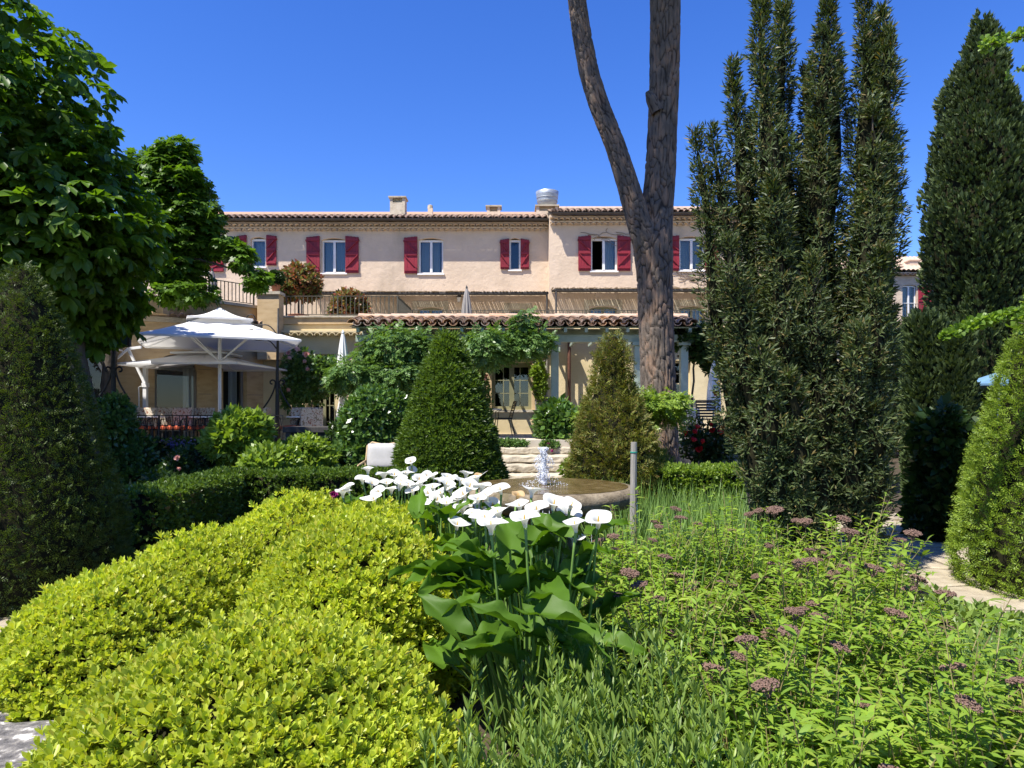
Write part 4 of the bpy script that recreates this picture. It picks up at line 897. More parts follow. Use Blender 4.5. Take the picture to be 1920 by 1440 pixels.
# patio chairs and table under the pergola
def metal_chair(label, x, y, z, rz):
    p = thing('metal_chair', label, 'chair', (x, y, z), None, rz)
    for sx_ in (-.2, .2):
        put('leg', MB().tube([(sx_, -.22, 0), (sx_*.9, -.17, .42)], .011, 6), 'iron', p, local=True); put('leg', MB().tube([(sx_, .26, 0), (sx_*.9, .17, .42)], .011, 6), 'iron', p, local=True)
        put('armrest', MB().tube([(sx_*1.15, -.16, .42), (sx_*1.15, -.17, .60), (sx_*1.15, -.10, .64), (sx_*1.15, .2, .64)], .010, 6), 'iron', p, local=True, smooth=True)
    bevel(put('seat', MB().box(-.21, .21, -.2, .2, .42, .45), 'iron', p, local=True), .01)
    bk = put('backrest', MB().bar((-.21, .18, .45), (-.21, .30, .86), .02).bar((.21, .18, .45), (.21, .30, .86), .02).bar((-.21, .30, .86), (.21, .30, .86), .02), 'iron', p, local=True)
    for k in range(6): put('slat', MB().bar((-.21, .195+.02*k, .50+.065*k), (.21, .195+.02*k, .50+.065*k), .012, .045), 'iron', bk, local=True)
    return p
metal_chair('black metal garden chair seen side-on under the pergola window', X(944, 17.9), 17.9, 1.021, R(-80))
metal_chair('black metal garden chair half hidden behind the middle cone', X(902, 17.9), 17.9, 1.021, R(85))
pt = table('small dark-legged patio table between the two black metal chairs', X(921, 18.0), 18.0, 1.021, .27, .68)
metal_chair('dark chair beside the red roses in front of the right-hand wall', X(1325, 16.3), 16.3, 1.021, R(160))
pw = thing('garden_armchair', 'white cushioned armchair behind the pine trunk near the red roses', 'armchair', (X(1292, 16.6), 16.6, 1.02))
put('back_cushion', pillow(X(1292, 16.6), 16.7, 1.58, .28, .13, .07, .2), 'cushion_grey', pw, smooth=True); put('seat_cushion', pillow(X(1292, 16.6), 16.45, 1.40, .28, .06, .28, 0), 'cushion_grey', pw, smooth=True)
for s in (-.25, .25):
    for t_ in (-.2, .2): put('leg', MB().tube([(X(1292, 16.6)+s, 16.5+t_, 1.022), (X(1292, 16.6)+s, 16.5+t_, 1.36)], .018, 6), 'rattan', pw)
put('seat_frame', MB().box(X(1292,16.6)-.28, X(1292,16.6)+.28, 16.22, 16.78, 1.30, 1.335), 'rattan', pw)
# lattice trellis
tx0, tx1, tz0, tz1 = X(1003, Y1), X(1026, Y1), 1.65, 3.15
tr = thing('trellis', 'narrow diagonal wooden trellis beside the pergola window', 'trellis', ((tx0+tx1)/2, Y1-.05, 1.02))
put('frame', MB().box(tx0, tx0+.03, Y1-.06, Y1-.02, 1.03, tz1).box(tx1-.03, tx1, Y1-.06, Y1-.02, 1.03, tz1).box(tx0+.03, tx1-.03, Y1-.06, Y1-.02, tz1-.03, tz1), 'grey_wood', tr)
for k in range(9):
    z = tz0+k*.16
    put('lath', MB().bar((tx0, Y1-.052, z), (tx1, Y1-.052, min(z+.3, tz1)), .02, .008, up=(0,1,0)), 'grey_wood', tr); put('lath', MB().bar((tx1, Y1-.042, z), (tx0, Y1-.042, min(z+.3, tz1)), .02, .008, up=(0,1,0)), 'grey_wood', tr)
# wall lantern on the farmhouse
lx, lz = X(861, YL), Z(567, YL); ln = thing('wall_lantern', 'small black lantern with white glass on the farmhouse wall', 'lantern', (lx, YL-.1, lz))
put('hood', MB().lathe([(.02, .26), (.10, .17), (.09, .165)], (lx, YL-.12, lz), 8), 'iron', ln); put('glass', MB().lathe([(.05, 0), (.075, .15), (.05, .16)], (lx, YL-.12, lz), 8), 'lamp_glass', ln); put('arm', MB().tube([(lx, YL, lz+.3), (lx, YL-.12, lz+.3), (lx, YL-.12, lz+.24)], .012, 5), 'iron', ln)
# ============================================================ plants
UP = np.array((0., 0, 1))
def plant(name, label, cat, base, group=None): return thing(name, label, cat, base, group)
def outfol(pts, nor, temps, s, up=.5, jit=.35, seed=0, sv=.25):
    n = len(pts); Y = nor+UP*up+rnd(n, 3, seed)*jit; N = rnd(n, 3, seed+1); r = np.random.default_rng(seed+2)
    return scatter(temps, pts, Y, N, s*r.uniform(1-sv, 1+sv, n), seed)
def thin(p, nn, seed, lim=-.3, keep=.2):
    v = nrm(np.array((0, 0, HC))-p); f = np.einsum('ij,ij->i', v, nn); k = (f > lim) | (np.random.default_rng(seed+31).random(len(p)) < keep); return p[k], nn[k]
def yewfol(pts, nor, temps, s, up=.35, jit=.4, seed=0, sv=.25):
    n = len(pts); Y = nor*.55+UP*up+rnd(n, 3, seed)*jit*np.array((1, 1, .8)); N = nor+rnd(n, 3, seed+1)*.45; r = np.random.default_rng(seed+2)
    return scatter(temps, pts, Y, N, s*r.uniform(1-sv, 1+sv, n), seed)
def platefol(pts, nor, temps, s, droop=.25, jit=.3, seed=0, sv=.25, upn=.9):
    n = len(pts); h = nor.copy(); Y = h*np.array((1, 1, .3))-UP*droop+rnd(n, 3, seed)*jit; N = UP*upn+nor*.5+rnd(n, 3, seed+1)*jit; r = np.random.default_rng(seed+2)
    return scatter(temps, pts, Y, N, s*r.uniform(1-sv, 1+sv, n), seed)
def limbs(segs, n=6):
    mb = MB()
    for p, q, r0, r1 in segs:
        p = np.array(p, float); q = np.array(q, float); k = 6; pts = [p+(q-p)*t+np.array((.06*math.sin(5*t+p[0]*9), .05*math.sin(4*t+p[1]*7), .05*math.sin(PI*t)))*np.linalg.norm(q-p)*.6*math.sin(PI*t) for t in np.linspace(0, 1, k)]
        mb.tube(pts, np.linspace(r0, r1, k), n)
    return mb
# templates
T_gold = [rosette(L2(.20, .05, .5, .80, .95), 7, .15, 1.15, .8, 1.1, .25, s) for s in (1, 2, 3)]
L1k = lambda w: (np.array([(0,0,0),(-w,.66,0.05),(0,1,0),(w,.66,0.05)], float), np.array([(0,3,2,1)]))
T_gold2 = [rosette(L1k(.23), 7, .15, 1.15, .8, 1.1, .25, s) for s in (1, 2, 3)]
T_box = [rosette(L1(.32), 6, .2, 1.25, .8, 1.1, .6, s) for s in (4, 5)]
T_yew = [join([spray(L1(.13), 8, 1.0, .48, s), spray(L1(.13), 3, .5, .42, s+9, .7)]) for s in (6, 7)]
T_tuft2 = [rosette(L1(.13), 11, .2, 1.35, .8, 1.1, .7, s) for s in (26, 27)]
T_irish = [rosette(L1(.115), 7, .35, 1.35, .8, 1.1, .9, s) for s in (8, 9, 10)]
T_palm = [palmate(L2(.19, .05, .45, .74, 1.15, .12), s) for s in (1, 2, 3)]
T_palm2 = [palmate(L1k(.21), s) for s in (1, 2, 3)]
T_pin = [spray(L1(.27), 9, 1.05, .42, s, -.1) for s in (11, 12)]
T_leaf = [rosette(L1(.27), 5, .4, 1.3, .8, 1.1, .5, s) for s in (13, 14)]
T_cyp = [join([rosette(L1(.18), 6, .05, .5, .7, 1.1, .2, s)]) for s in (15, 16)]
T_tuft = [rosette(L1(.07), 7, .1, 1.2, .8, 1.1, .3, s) for s in (17, 18)]
T_rose = rosette(L2(.42, .14, .4, .8, 1.0), 13, .1, 1.2, .7, 1.0, .1, 19)
# ---- golden clipped shrub mounds
def mound(label, blob, n, size, seed, T_gold=T_gold):
    b = plant('clipped_shrub', label, 'shrub', (blob[0][0], blob[0][1], 0), 'golden clipped shrub mounds')
    p, nn = blobs_pts(blob, n, .10, seed, .045, 3.6, zmin=.03)
    p, nn = thin(p, nn, seed, -.45, .25); n = len(p)
    put('foliage', outfol(p, nn, T_gold, size, .75, .32, seed), 'leaf_gold', b)
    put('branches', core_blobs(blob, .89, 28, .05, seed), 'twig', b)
    k = np.random.default_rng(seed+5).random(n) < .05; q = p[k]+nn[k]*np.random.default_rng(seed).uniform(.02, .055, k.sum())[:, None]+UP*.012
    put('shoots', outfol(q, nn[k], T_gold, size*1.15, 1.3, .3, seed+3), 'leaf_gold', b)
    return b
mound('golden mound at the left edge spilling over the lichen-covered kerb', [(-2.42, 4.40, .06, .64, .80, .58), (-2.20, 5.1, .12, .58, .70, .62)], 9500, .042, 21, T_gold2)
mound('golden mound at the back with the highest rounded top', [(-1.70, 5.75, .15, .76, .76, .78), (-1.1, 5.6, .15, .78, .80, .76)], 7000, .044, 22, T_gold2)
mound('golden mound in the middle beside the calla lilies', [(-.96, 4.40, .12, .72, .86, .84)], 9500, .042, 23, T_gold2)
mound('golden mound nearest the camera filling the bottom left corner', [(-.95, 2.62, .02, .82, .82, .80), (-.56, 2.45, .0, .50, .68, .60), (-1.35, 2.35, 0, .46, .62, .52)], 16500, .035, 24, T_gold+T_gold2)
# ---- clipped yew cones
def cone(label, base, h, rb, n, size, mat, seed, prof=None, lump=.045, name='topiary_cone', group='clipped yew cones', up=.35, temps=None):
    b = plant(name, label, 'topiary', base, group)
    prof = prof or [(0, rb*.96), (h*.08, rb), (h*.25, rb*.93), (h*.45, rb*.76), (h*.65, rb*.55), (h*.8, rb*.38), (h*.92, rb*.2), (h*.98, rb*.09), (h, .015)]
    p, nn = revolve_pts(prof, n, base, seed, .05, lump, 5.0)
    p, nn = thin(p, nn, seed); put('foliage', yewfol(p, nn, temps or T_yew, size, up, .45, seed), mat, b)
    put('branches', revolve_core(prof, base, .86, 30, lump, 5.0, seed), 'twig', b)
    put('trunk', MB().tube([(base[0], base[1], 0), (base[0], base[1], h*.6)], [.07, .03], 8), 'bark_plain', b)
    return b
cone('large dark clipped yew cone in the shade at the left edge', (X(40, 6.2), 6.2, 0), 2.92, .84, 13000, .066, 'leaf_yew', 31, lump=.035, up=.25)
cone('clipped yew cone in full sun in front of the pergola', (X(840, 11.3), 11.3, 0), 2.88, .87, 9500, .092, 'leaf_box', 32, temps=T_tuft2, lump=.07, up=.25)
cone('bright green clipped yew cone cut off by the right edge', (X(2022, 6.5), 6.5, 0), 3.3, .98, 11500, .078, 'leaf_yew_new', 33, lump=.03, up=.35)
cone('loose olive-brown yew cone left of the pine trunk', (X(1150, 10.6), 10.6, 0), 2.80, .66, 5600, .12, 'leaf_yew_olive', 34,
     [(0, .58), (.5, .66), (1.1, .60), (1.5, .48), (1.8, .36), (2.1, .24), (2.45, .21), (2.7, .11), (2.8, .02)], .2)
# ---- tall many-stemmed upright yew
b = plant('upright_yew', 'tall dark many-stemmed upright yew towering right of the pine', 'tree', (X(1560, 7.4), 7.4, 0))
cols = [(1299, 245, 7.3, 0.117, 1430), (1336, 240, 7.2, 0.123, 1440), (1377, 122, 7.3, 0.164, 1450), (1430, 2, 7.2, 0.193, 1475), (1468, 8, 7.6, 0.181, 1495), (1545, -12, 7.3, 0.211, 1535), (1562, 110, 7.7, 0.175, 1545),
        (1624, -6, 7.3, 0.187, 1585), (1655, 22, 7.5, 0.193, 1600), (1668, 55, 7.3, 0.165, 1612), (1674, 128, 7.6, 0.146, 1625), (1398, 230, 7.6, 0.175, 1465), (1508, 130, 7.8, 0.152, 1515), (1638, 200, 7.1, 0.175, 1590), (1450, 330, 6.95, 0.187, 1485), (1368, 430, 6.95, 0.175, 1450), (1526, 480, 6.9, 0.175, 1535), (1650, 470, 6.95, 0.175, 1605), (1600, 610, 6.75, 0.164, 1570), (1420, 640, 6.8, 0.164, 1480), (1480, 700, 6.8, 0.175, 1500), (1640, 760, 6.8, 0.164, 1605)]
Ps, Ns = [], []; stems = MB(); inner = MB(); r = np.random.default_rng(77)
for k, (px, py, d, rad, bpx) in enumerate(cols):
    top = P(px, py, d); base = np.array((X(bpx, 7.4)*1.0, 7.4+(d-7.4)*.5, 0.0)); H = top[2]
    def path(t): 
        q = base+(top-base)*t[:, None]; q[:, 0] = base[0]+(top[0]-base[0])*(.78*t+.22*np.minimum(1, t*1.4)**.6); 
        q[:, 0] += .035*np.sin(t*9+k); q[:, 1] += .03*np.sin(t*7+k*2); return q
    n = int(270*H*rad/.17*1.0); t = r.uniform(.03+.12*r.random(), 1, n); env = np.minimum(1, (1-t)*3.2+.12)*np.minimum(1, .55+t*1.5)*(.8+.28*np.sin(t*23+k*1.3)+.15*np.sin(t*41+k)); rr = rad*env
    keep = fnoise(np.stack([t*6+k*5, t*0, t*0], 1), 1.5, k) > -.45; t = t[keep]; rr = rr[keep]; n = len(t)
    a = r.uniform(0, 2*PI, n); f = np.sqrt(r.uniform(.25, 1, n)); u = np.stack([np.cos(a), np.sin(a), np.zeros(n)], 1)
    Ps.append(path(t)+u*(rr*f)[:, None]); Ns.append(u+UP*(.45+.8*(t > .93))[:, None])
    tt = np.linspace(0, .985, 16); stems.tube(path(tt), np.linspace(.045, .008, 16), 6)
    tc_ = np.linspace(.12, .95, 22); inner.tube(path(tc_), .52*rad*np.minimum(1, (1-tc_)*3.2+.1)*np.minimum(1, .55+tc_*1.5)*(.85+.25*np.sin(tc_*23+k*1.3)), 7)
    for j in range(int(14*H)):
        t0 = np.array([r.uniform(.06, .92)]); q = path(t0)[0]; a = r.uniform(0, 6.28); stems.tube([q, q+np.array((rad*.7*math.cos(a), rad*.7*math.sin(a), .16))], [.006, .003], 3, False)
Ps = np.concatenate(Ps); Ns = np.concatenate(Ns)
put('foliage', outfol(Ps, Ns, T_irish, .070, .25, .35, 41, .3), 'leaf_irish', b); put('trunks', stems, 'bark_plain', b); put('inner_twigs', inner, 'twig', b)
print('irish', len(Ps))
# ---- cypress and clipped columns
def cypress(label, base, prof, n, size, seed, lump=.16):
    b = plant('cypress_tree', label, 'tree', base)
    p, nn = revolve_pts(prof, n, base, seed, .16, lump, 2.1); p, nn = thin(p, nn, seed); put('foliage', outfol(p, nn, T_cyp, size, 1.3, .35, seed, .35), 'leaf_cypress', b)
    put('branches', revolve_core(prof, base, .82, 24, lump, 2.1, seed), 'twig', b); put('trunk', MB().tube([(base[0], base[1], 0), (base[0], base[1], prof[-1][0]*.9)], [.2, .03], 8), 'bark_plain', b)
D2 = 18.0
cypress('tall pointed cypress behind the clipped columns at the right', (X(1840, D2), D2, 0), [(.5, .8), (1.5, 1.05), (4, 1.0), (5.2, 1.14), (6.6, 1.30), (8, 1.12), (9.3, .82), (10.3, .55), (11.1, .3), (11.7, .04)], 14500, .155, 51, .30)
for px, top, w, d, lab, sd in ((1734, 594, 29, 12.5, 'dark clipped cypress column with flat top nearest the upright yew', 52), (1789, 618, 26, 12.2, 'dark clipped cypress column right of its flat-topped twin', 53)):
    h = Z(top, d); w = w*d/F; base = (X(px, d), d, 0); b = plant('clipped_column', lab, 'topiary', base, 'clipped cypress columns')
    prof = [(0, w), (h*.5, w*1.08), (h*.9, w*.98), (h*.965, w*.85), (h, w*.3)]
    p, nn = revolve_pts(prof, 3000, base, sd, .08, .05, 3); p, nn = thin(p, nn, sd); put('foliage', outfol(p, nn, T_cyp, .16, 1.5, .3, sd), 'leaf_cypress', b); put('branches', revolve_core(prof, base, .9, 20, .05, 3, sd), 'twig', b)
    put('trunk', MB().tube([(base[0], base[1], 0), (base[0], base[1], 1)], .06, 6), 'bark_plain', b)
# ---- chestnut trees
def leaftree(name, label, base, segs, blobs, n, temps, size, mat, seed, shell=.55, lump=.14, mode='plate', bark='bark_plain', droop=.35):
    b = plant(name, label, 'tree', base); put('trunk', limbs(segs, 8), bark, b, smooth=True)
    p, nn = blobs_pts(blobs, n, shell, seed, lump, 2.0)
    g = platefol(p, nn, temps, size, droop, .35, seed) if mode == 'plate' else outfol(p, nn, temps, size, .4, .4, seed)
    put('crown', g, mat, b); return b
def sc_(x, y, z, a, b_, c_, k): return (x*k, y*k, HC+(z-HC)*k, a*k, b_*k, c_*k)
cb1 = [sc_(-7.3, 9.3, 5.3, 2.0, 1.8, 2.1, 1.2), sc_(-6.12, 8.8, 4.15, 1.55, 1.2, 1.3, 1.3), sc_(-5.65, 8.6, 3.55, 1.1, 1.0, .72, 1.3), sc_(-7.6, 9.8, 3.6, 1.6, 1.2, .9, 1.1), (-7.3, 5.2, 5.6, 1.3, 1.2, 1.0), (-8.7, 6.6, 6.5, 1.6, 1.6, 1.5), (-7.2, 11.0, 4.4, 1.6, 1.4, 1.0), (*P(205, 585, 12.2), .55, .5, .42), (*P(130, 600, 11.8), .8, .6, .7), (*P(160, 560, 11.6), .9, .6, .5)]
leaftree('chestnut_tree', 'big chestnut tree with sunlit top leaves overhanging the left edge', (-6.95, 11.6, 0),
         [((-6.95, 11.6, 0), (-7.1, 11.5, 3.2), .20, .17), ((-7.1, 11.5, 3.2), (-8.3, 10.9, 7.0), .15, .05), ((-7.1, 11.5, 3.2), (-6.9, 11.0, 4.6), .10, .03), ((-7.7, 11.2, 5.0), (-8.6, 7.2, 6.6), .09, .03), ((-8.5, 7.8, 6.4), (-7.6, 5.4, 5.8), .05, .02)],
         cb1, 7000, T_palm, .235, 'leaf_chestnut', 61, droop=.3)
dc = 16.3; g = 1.2
cb2 = [(*P(330, 285, dc), .42*g, .45*g, .30*g), (*P(322, 320, dc), .55*g, .55*g, .40*g), (*P(345, 345, dc), .52*g, .6*g, .35*g), (*P(300, 380, dc), .5*g, .6*g, .6*g), (*P(370, 400, dc), .48*g, .6*g, .45*g), (*P(340, 440, dc), .62*g, .7*g, .5*g), (*P(330, 505, dc), .62*g, .6*g, .38*g), (*P(455, 480, dc-.2), .26*g, .3*g, .28*g), (*P(482, 522, dc-.2), .22*g, .26*g, .24*g), (*P(428, 462, dc), .30*g, .35*g, .2*g), (*P(345, 548, 15.9), .62*g, .4*g, .24*g), (*P(268, 330, dc+.3), .36*g, .5*g, .5*g), (*P(280, 440, dc+.2), .5*g, .5*g, .7*g), (*P(395, 450, dc), .26*g, .3*g, .4*g)]
leaftree('chestnut_tree', 'smaller chestnut tree rising left of the farmhouse roof', (X(205, 15.4), 15.4, .8),
         [((X(205,15.4), 15.4, .8), P(215, 560, 15.6), .16, .13), (P(215, 560, 15.6), P(320, 380, dc), .12, .05), (P(320, 400, dc), P(335, 280, dc), .05, .015), (P(270, 470, 16.0), P(482, 515, dc-.2), .05, .012), (P(250, 520, 15.8), P(350, 548, 15.9), .04, .012)],
         cb2, 5200, T_palm2, .165, 'leaf_chestnut', 62, .7, .2)
# ---- stone pine with forked trunk
DP = 13.0
def vor(u, v, nu, seed):
    r = np.random.default_rng(seed); J = r.random((nu, 400, 2)); iu = np.floor(u).astype(int); iv = np.floor(v).astype(int); d1 = np.full(u.shape, 9.); d2 = np.full(u.shape, 9.)
    for a in (-1, 0, 1):
        for b_ in (-1, 0, 1):
            cu = iu+a; cv = iv+b_; j = J[cu % nu, cv % 400]; d = np.hypot(cu+j[..., 0]-u, cv+j[..., 1]-v); d2 = np.where(d < d1, d1, np.minimum(d2, d)); d1 = np.minimum(d1, d)
    return d2-d1
def bark_tube(path, rad, nseg, n, seed, depth, cell=9):
    path = np.array(path, float); tt = np.linspace(0, 1, len(path)); f = np.linspace(0, 1, nseg)
    from numpy import interp
    # smooth path
    c = np.stack([interp(f, tt, path[:, i]) for i in range(3)], 1); rr = interp(f, tt, rad)
    k = max(3, nseg//12)|1; ker = np.hanning(k+2)[1:-1]; ker /= ker.sum(); pad = lambda x: np.convolve(np.concatenate([2*x[0]-x[1:k//2+1][::-1], x, 2*x[-1]-x[-k//2:-1][::-1]]), ker, 'valid')[:nseg]
    c = np.stack([pad(c[:, i]) for i in range(3)], 1); rr = pad(rr)
    L = np.concatenate([[0], np.cumsum(np.linalg.norm(np.diff(c, axis=0), axis=1))]); T = np.gradient(c, axis=0); T = nrm(T)
    x = nrm(np.cross(T, np.tile((0., 1, 0), (nseg, 1)))); z = np.cross(x, T)
    A, LL = np.meshgrid(np.arange(n)/n, L); U = A*cell; V = LL*(cell/(2*PI*rad[0]))*.36+50
    warp = .35*np.sin(V*2.3+U)+.2*np.sin(U*2*PI/cell*3+V)
    g = np.clip((vor(U+warp*.5*np.sin(2*PI*A), V+warp, cell, seed)-.03)/.22, 0, 1)**.7
    q = np.stack([np.cos(A*2*PI)*3, np.sin(A*2*PI)*3, LL*2], -1).reshape(-1, 3); low = fnoise(q, .8, seed).reshape(A.shape); hi = fnoise(q, 7, seed+1).reshape(A.shape)
    r_ = rr[:, None]*(1+.05*low)+depth*(g-.6)+depth*.22*hi
    Pv = c[:, None, :]+r_[..., None]*(np.cos(A*2*PI)[..., None]*x[:, None, :]+np.sin(A*2*PI)[..., None]*z[:, None, :])
    Q = np.array([(i*n+k, i*n+(k+1) % n, (i+1)*n+(k+1) % n, (i+1)*n+k) for i in range(nseg-1) for k in range(n)])
    return Pv.reshape(-1, 3), Q, g.ravel()
pn = plant('pine_tree', 'forked pine tree with thick plated bark in front of the farmhouse', 'tree', (X(1235, DP), DP, 0))
pp = lambda px, py, dd=0: P(px, py, DP+dd)
def trunk(name, path, rad, nseg, n, seed, depth, cell):
    V, Q, g = bark_tube(path, np.array(rad), nseg, n, seed, depth, cell); o = put(name, (V, Q), 'pine_bark', pn)
    at = o.data.attributes.new('plate', 'FLOAT', 'POINT'); at.data.foreach_set('value', g.astype(np.float32)); return o
trunk('trunk', [(X(1238, DP), DP, -.05), pp(1238, 870), pp(1236, 800), pp(1233, 700), pp(1229, 600), pp(1228, 520), pp(1224, 460), pp(1232, 400, .1), pp(1238, 330, .1), pp(1242, 250, .1), pp(1245, 150, .1), pp(1247, 60, .1), pp(1246, -30, .1), pp(1250, -240, .1), pp(1256, -460, 0)],
      [.40, .335, .31, .303, .30, .31, .345, .28, .265, .255, .26, .265, .27, .20, .12], 440, 124, 71, .030, 23)
trunk('limb', [pp(1222, 500, -.05), pp(1208, 450, -.12), pp(1196, 410, -.15), pp(1178, 350, -.2), pp(1152, 270, -.25), pp(1124, 200, -.3), pp(1105, 140, -.3), pp(1092, 70, -.3), pp(1082, 0, -.3), pp(1070, -160, -.5), pp(1040, -420, -.9)],
      [.20, .225, .215, .19, .175, .172, .165, .16, .155, .12, .07], 280, 80, 72, .022, 16)
trunk('knot', [pp(1232, 210, -.1), pp(1221, 186, -.12), pp(1214, 172, -.12)], [.12, .10, .04], 24, 40, 73, .01, 7)
put('branches', limbs([(pp(1246, -20, .1), pp(1190, -260, -.6), .17, .06)]+[(pp(1250, -260), (X(1250, DP)+2.8*math.cos(a), DP-1.4+2.2*math.sin(a), 12.6), .12, .04) for a in np.linspace(0, 5.5, 7)]+[(pp(1050, -380, -.8), (X(1000, DP)+2.5*math.cos(a), DP-2.6+2.2*math.sin(a), 13.8), .08, .03) for a in (1, 3, 4.6)], 6), 'bark_plain', pn)
r = np.random.default_rng(8); pb_ = [(1.2+r.uniform(-1.9, 2.8), 11.4+r.uniform(-1.6, 2.0), 12.0+r.uniform(-.9, 1.3), .9, .9, .45) for k in range(52)]
pb_ = [b_ for b_ in pb_ if b_[2]-.7 > HC+.60*(b_[1]+1.1)]
p, nn = blobs_pts(pb_, 5200, .7, 75, .1); put('crown', outfol(p, nn, T_tuft, .27, .8, .5, 75), 'leaf_pine', pn)
# ---- box hedges
def hedge(label, pts, w, h, n, seed, size=.052, mat='leaf_box'):
    pts = [np.array(q, float) for q in pts]; b = plant('box_hedge', label, 'hedge', (*pts[0], 0), 'clipped box hedges'); r = np.random.default_rng(seed); Ls = [np.linalg.norm(q-p) for p, q in zip(pts[:-1], pts[1:])]; Pp, Nn, gs = [], [], []
    for (p, q), L in zip(zip(pts[:-1], pts[1:]), Ls):
        m = int(n*L/sum(Ls)); t = (q-p)/L; k = np.array((-t[1], t[0])); s = r.uniform(-w*.3, L+w*.3, m); per = 2*h+w; u = r.uniform(0, per, m); on = (u < w)
        off = np.where(on, u-w/2, np.where(u < w+h, -w/2, w/2)); z = np.where(on, h, np.where(u < w+h, u-w, u-w-h)); rnd_ = .06*np.maximum(0, (np.abs(off)/(w/2))**6)*on
        pos = np.stack([p[0]+t[0]*s+k[0]*off, p[1]+t[1]*s+k[1]*off, z-rnd_], 1); nor = np.stack([np.where(on, 0, np.sign(off))*k[0], np.where(on, 0, np.sign(off))*k[1], on*1.], 1)
        # end faces
        m2_ = int(m*.08); e = r.integers(0, 2, m2_); off2 = r.uniform(-w/2, w/2, m2_); ss = np.where(e, L+w*.3, -w*.3); pos2 = np.stack([p[0]+t[0]*ss+k[0]*off2, p[1]+t[1]*ss+k[1]*off2, r.uniform(0, h, m2_)], 1); nor2 = np.stack([np.where(e, 1, -1)*t[0], np.where(e, 1, -1)*t[1], 0*off2], 1)
        pos = np.concatenate([pos, pos2]); nor = np.concatenate([nor, nor2]); pos = pos+nor*(.025*fnoise(pos, 4, seed))[:, None]-nor*r.uniform(0, .03, len(pos))[:, None]; Pp.append(pos); Nn.append(nor)
        a, c = p-t*w*.22, q+t*w*.22; mb = MB(); hw = w/2-.045; V = [(*(a-k*hw), 0), (*(c-k*hw), 0), (*(c+k*hw), 0), (*(a+k*hw), 0), (*(a-k*hw), h-.045), (*(c-k*hw), h-.045), (*(c+k*hw), h-.045), (*(a+k*hw), h-.045)]
        gs.append((np.array(V), np.array([(0,3,2,1),(4,5,6,7),(0,1,5,4),(1,2,6,5),(2,3,7,6),(3,0,4,7)])))
    put('foliage', outfol(np.concatenate(Pp), np.concatenate(Nn), T_box, size, .4, .5, seed), mat, b); put('branches', join(gs), 'twig', b)
hedge('clipped box hedge turning the corner behind the golden mounds', [(-4.15, 7.8), (-4.15, 10.5), (-1.3, 10.5)], .62, .74, 8000, 81)
hedge('farther box hedge in front of the wooden cabinet and garden armchair', [(-3.9, 12.1), (-1.7, 12.1)], .5, .62, 2200, 82, .06)
hedge('clipped box hedge below the pine trunk right of the fountain', [(1.75, 10.6), (3.55, 10.6)], .62, .78, 2800, 83, .06, 'leaf_bright')
hedge('dark box hedge in the shade behind the corner hedge', [(-6.6, 12.6), (-4.2, 12.6)], .5, .55, 1800, 84, .06)
# ---- generic bushes
def bush(name, label, cat, blobs, n, temps, size, mat, seed, shell=.35, lump=.15, mode='out', core=.7, stems=None, zmin=.02, base=None, group=None, lscale=3., jit=.45, up=.5):
    c = np.array(blobs[0]); b = plant(name, label, cat, base if base is not None else (c[0], c[1], 0), group)
    p, nn = blobs_pts(blobs, n, shell, seed, lump, lscale, zmin)
    put('foliage', outfol(p, nn, temps, size, up, jit, seed) if mode == 'out' else platefol(p, nn, temps, size, .3, .4, seed), mat, b)
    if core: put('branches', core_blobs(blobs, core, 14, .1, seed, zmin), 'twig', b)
    if stems: put('stem', stems, 'bark_plain', b)
    return b
def bl(px, py, d, rx, rz, ry=None): q = P(px, py, d); return (*q, rx*d/F, (ry or rx)*d/F, rz*d/F)
q = P(445, 890, 11.6); bush('standard_shrub', 'round-headed shrub on a straight stem in front of the dining terrace', 'shrub', [bl(447, 820, 11.6, 46, 40), bl(470, 808, 11.6, 30, 26), bl(425, 830, 11.6, 34, 28)], 900, T_leaf, .15, 'leaf_bright', 91, stems=MB().tube([(q[0], 11.6, 0), (q[0], 11.6, 1.2)], .025, 6), core=.6)
q = P(505, 900, 11.0); bush('standard_shrub', 'lower round shrub left of the cabinet standing in the box hedge corner', 'shrub', [bl(505, 880, 11.0, 46, 36), bl(530, 878, 11.0, 28, 30)], 800, T_leaf, .13, 'leaf_bright', 92, stems=MB().tube([(q[0], 11.0, 0), (q[0], 11.0, .7)], .02, 6), core=.6)
bush('round_shrub', 'bright round shrub in front of the wooden cabinet door', 'shrub', [bl(575, 856, 12.8, 40, 34), bl(600, 866, 12.8, 26, 28), bl(553, 866, 12.8, 28, 30), bl(575, 880, 12.8, 40, 30)], 1000, T_leaf, .13, 'leaf_bright', 93, core=.6)
bush('ivy_bush', 'glossy ivy ball at the foot of the left lamp post', 'shrub', [bl(207, 790, 12.6, 38, 40), bl(210, 850, 12.8, 40, 60), bl(240, 860, 12.9, 40, 40)], 1700, T_leaf, .12, 'leaf_laurel', 94, core=.7)
bush('laurel_shrub', 'large rounded glossy shrub between the folded parasol and the middle cone', 'shrub', [bl(700, 800, 13.6, 56, 72), bl(735, 790, 13.6, 36, 50), bl(690, 860, 13.6, 60, 60)], 3000, T_leaf, .12, 'leaf_laurel', 95, .18, .06, core=.82)
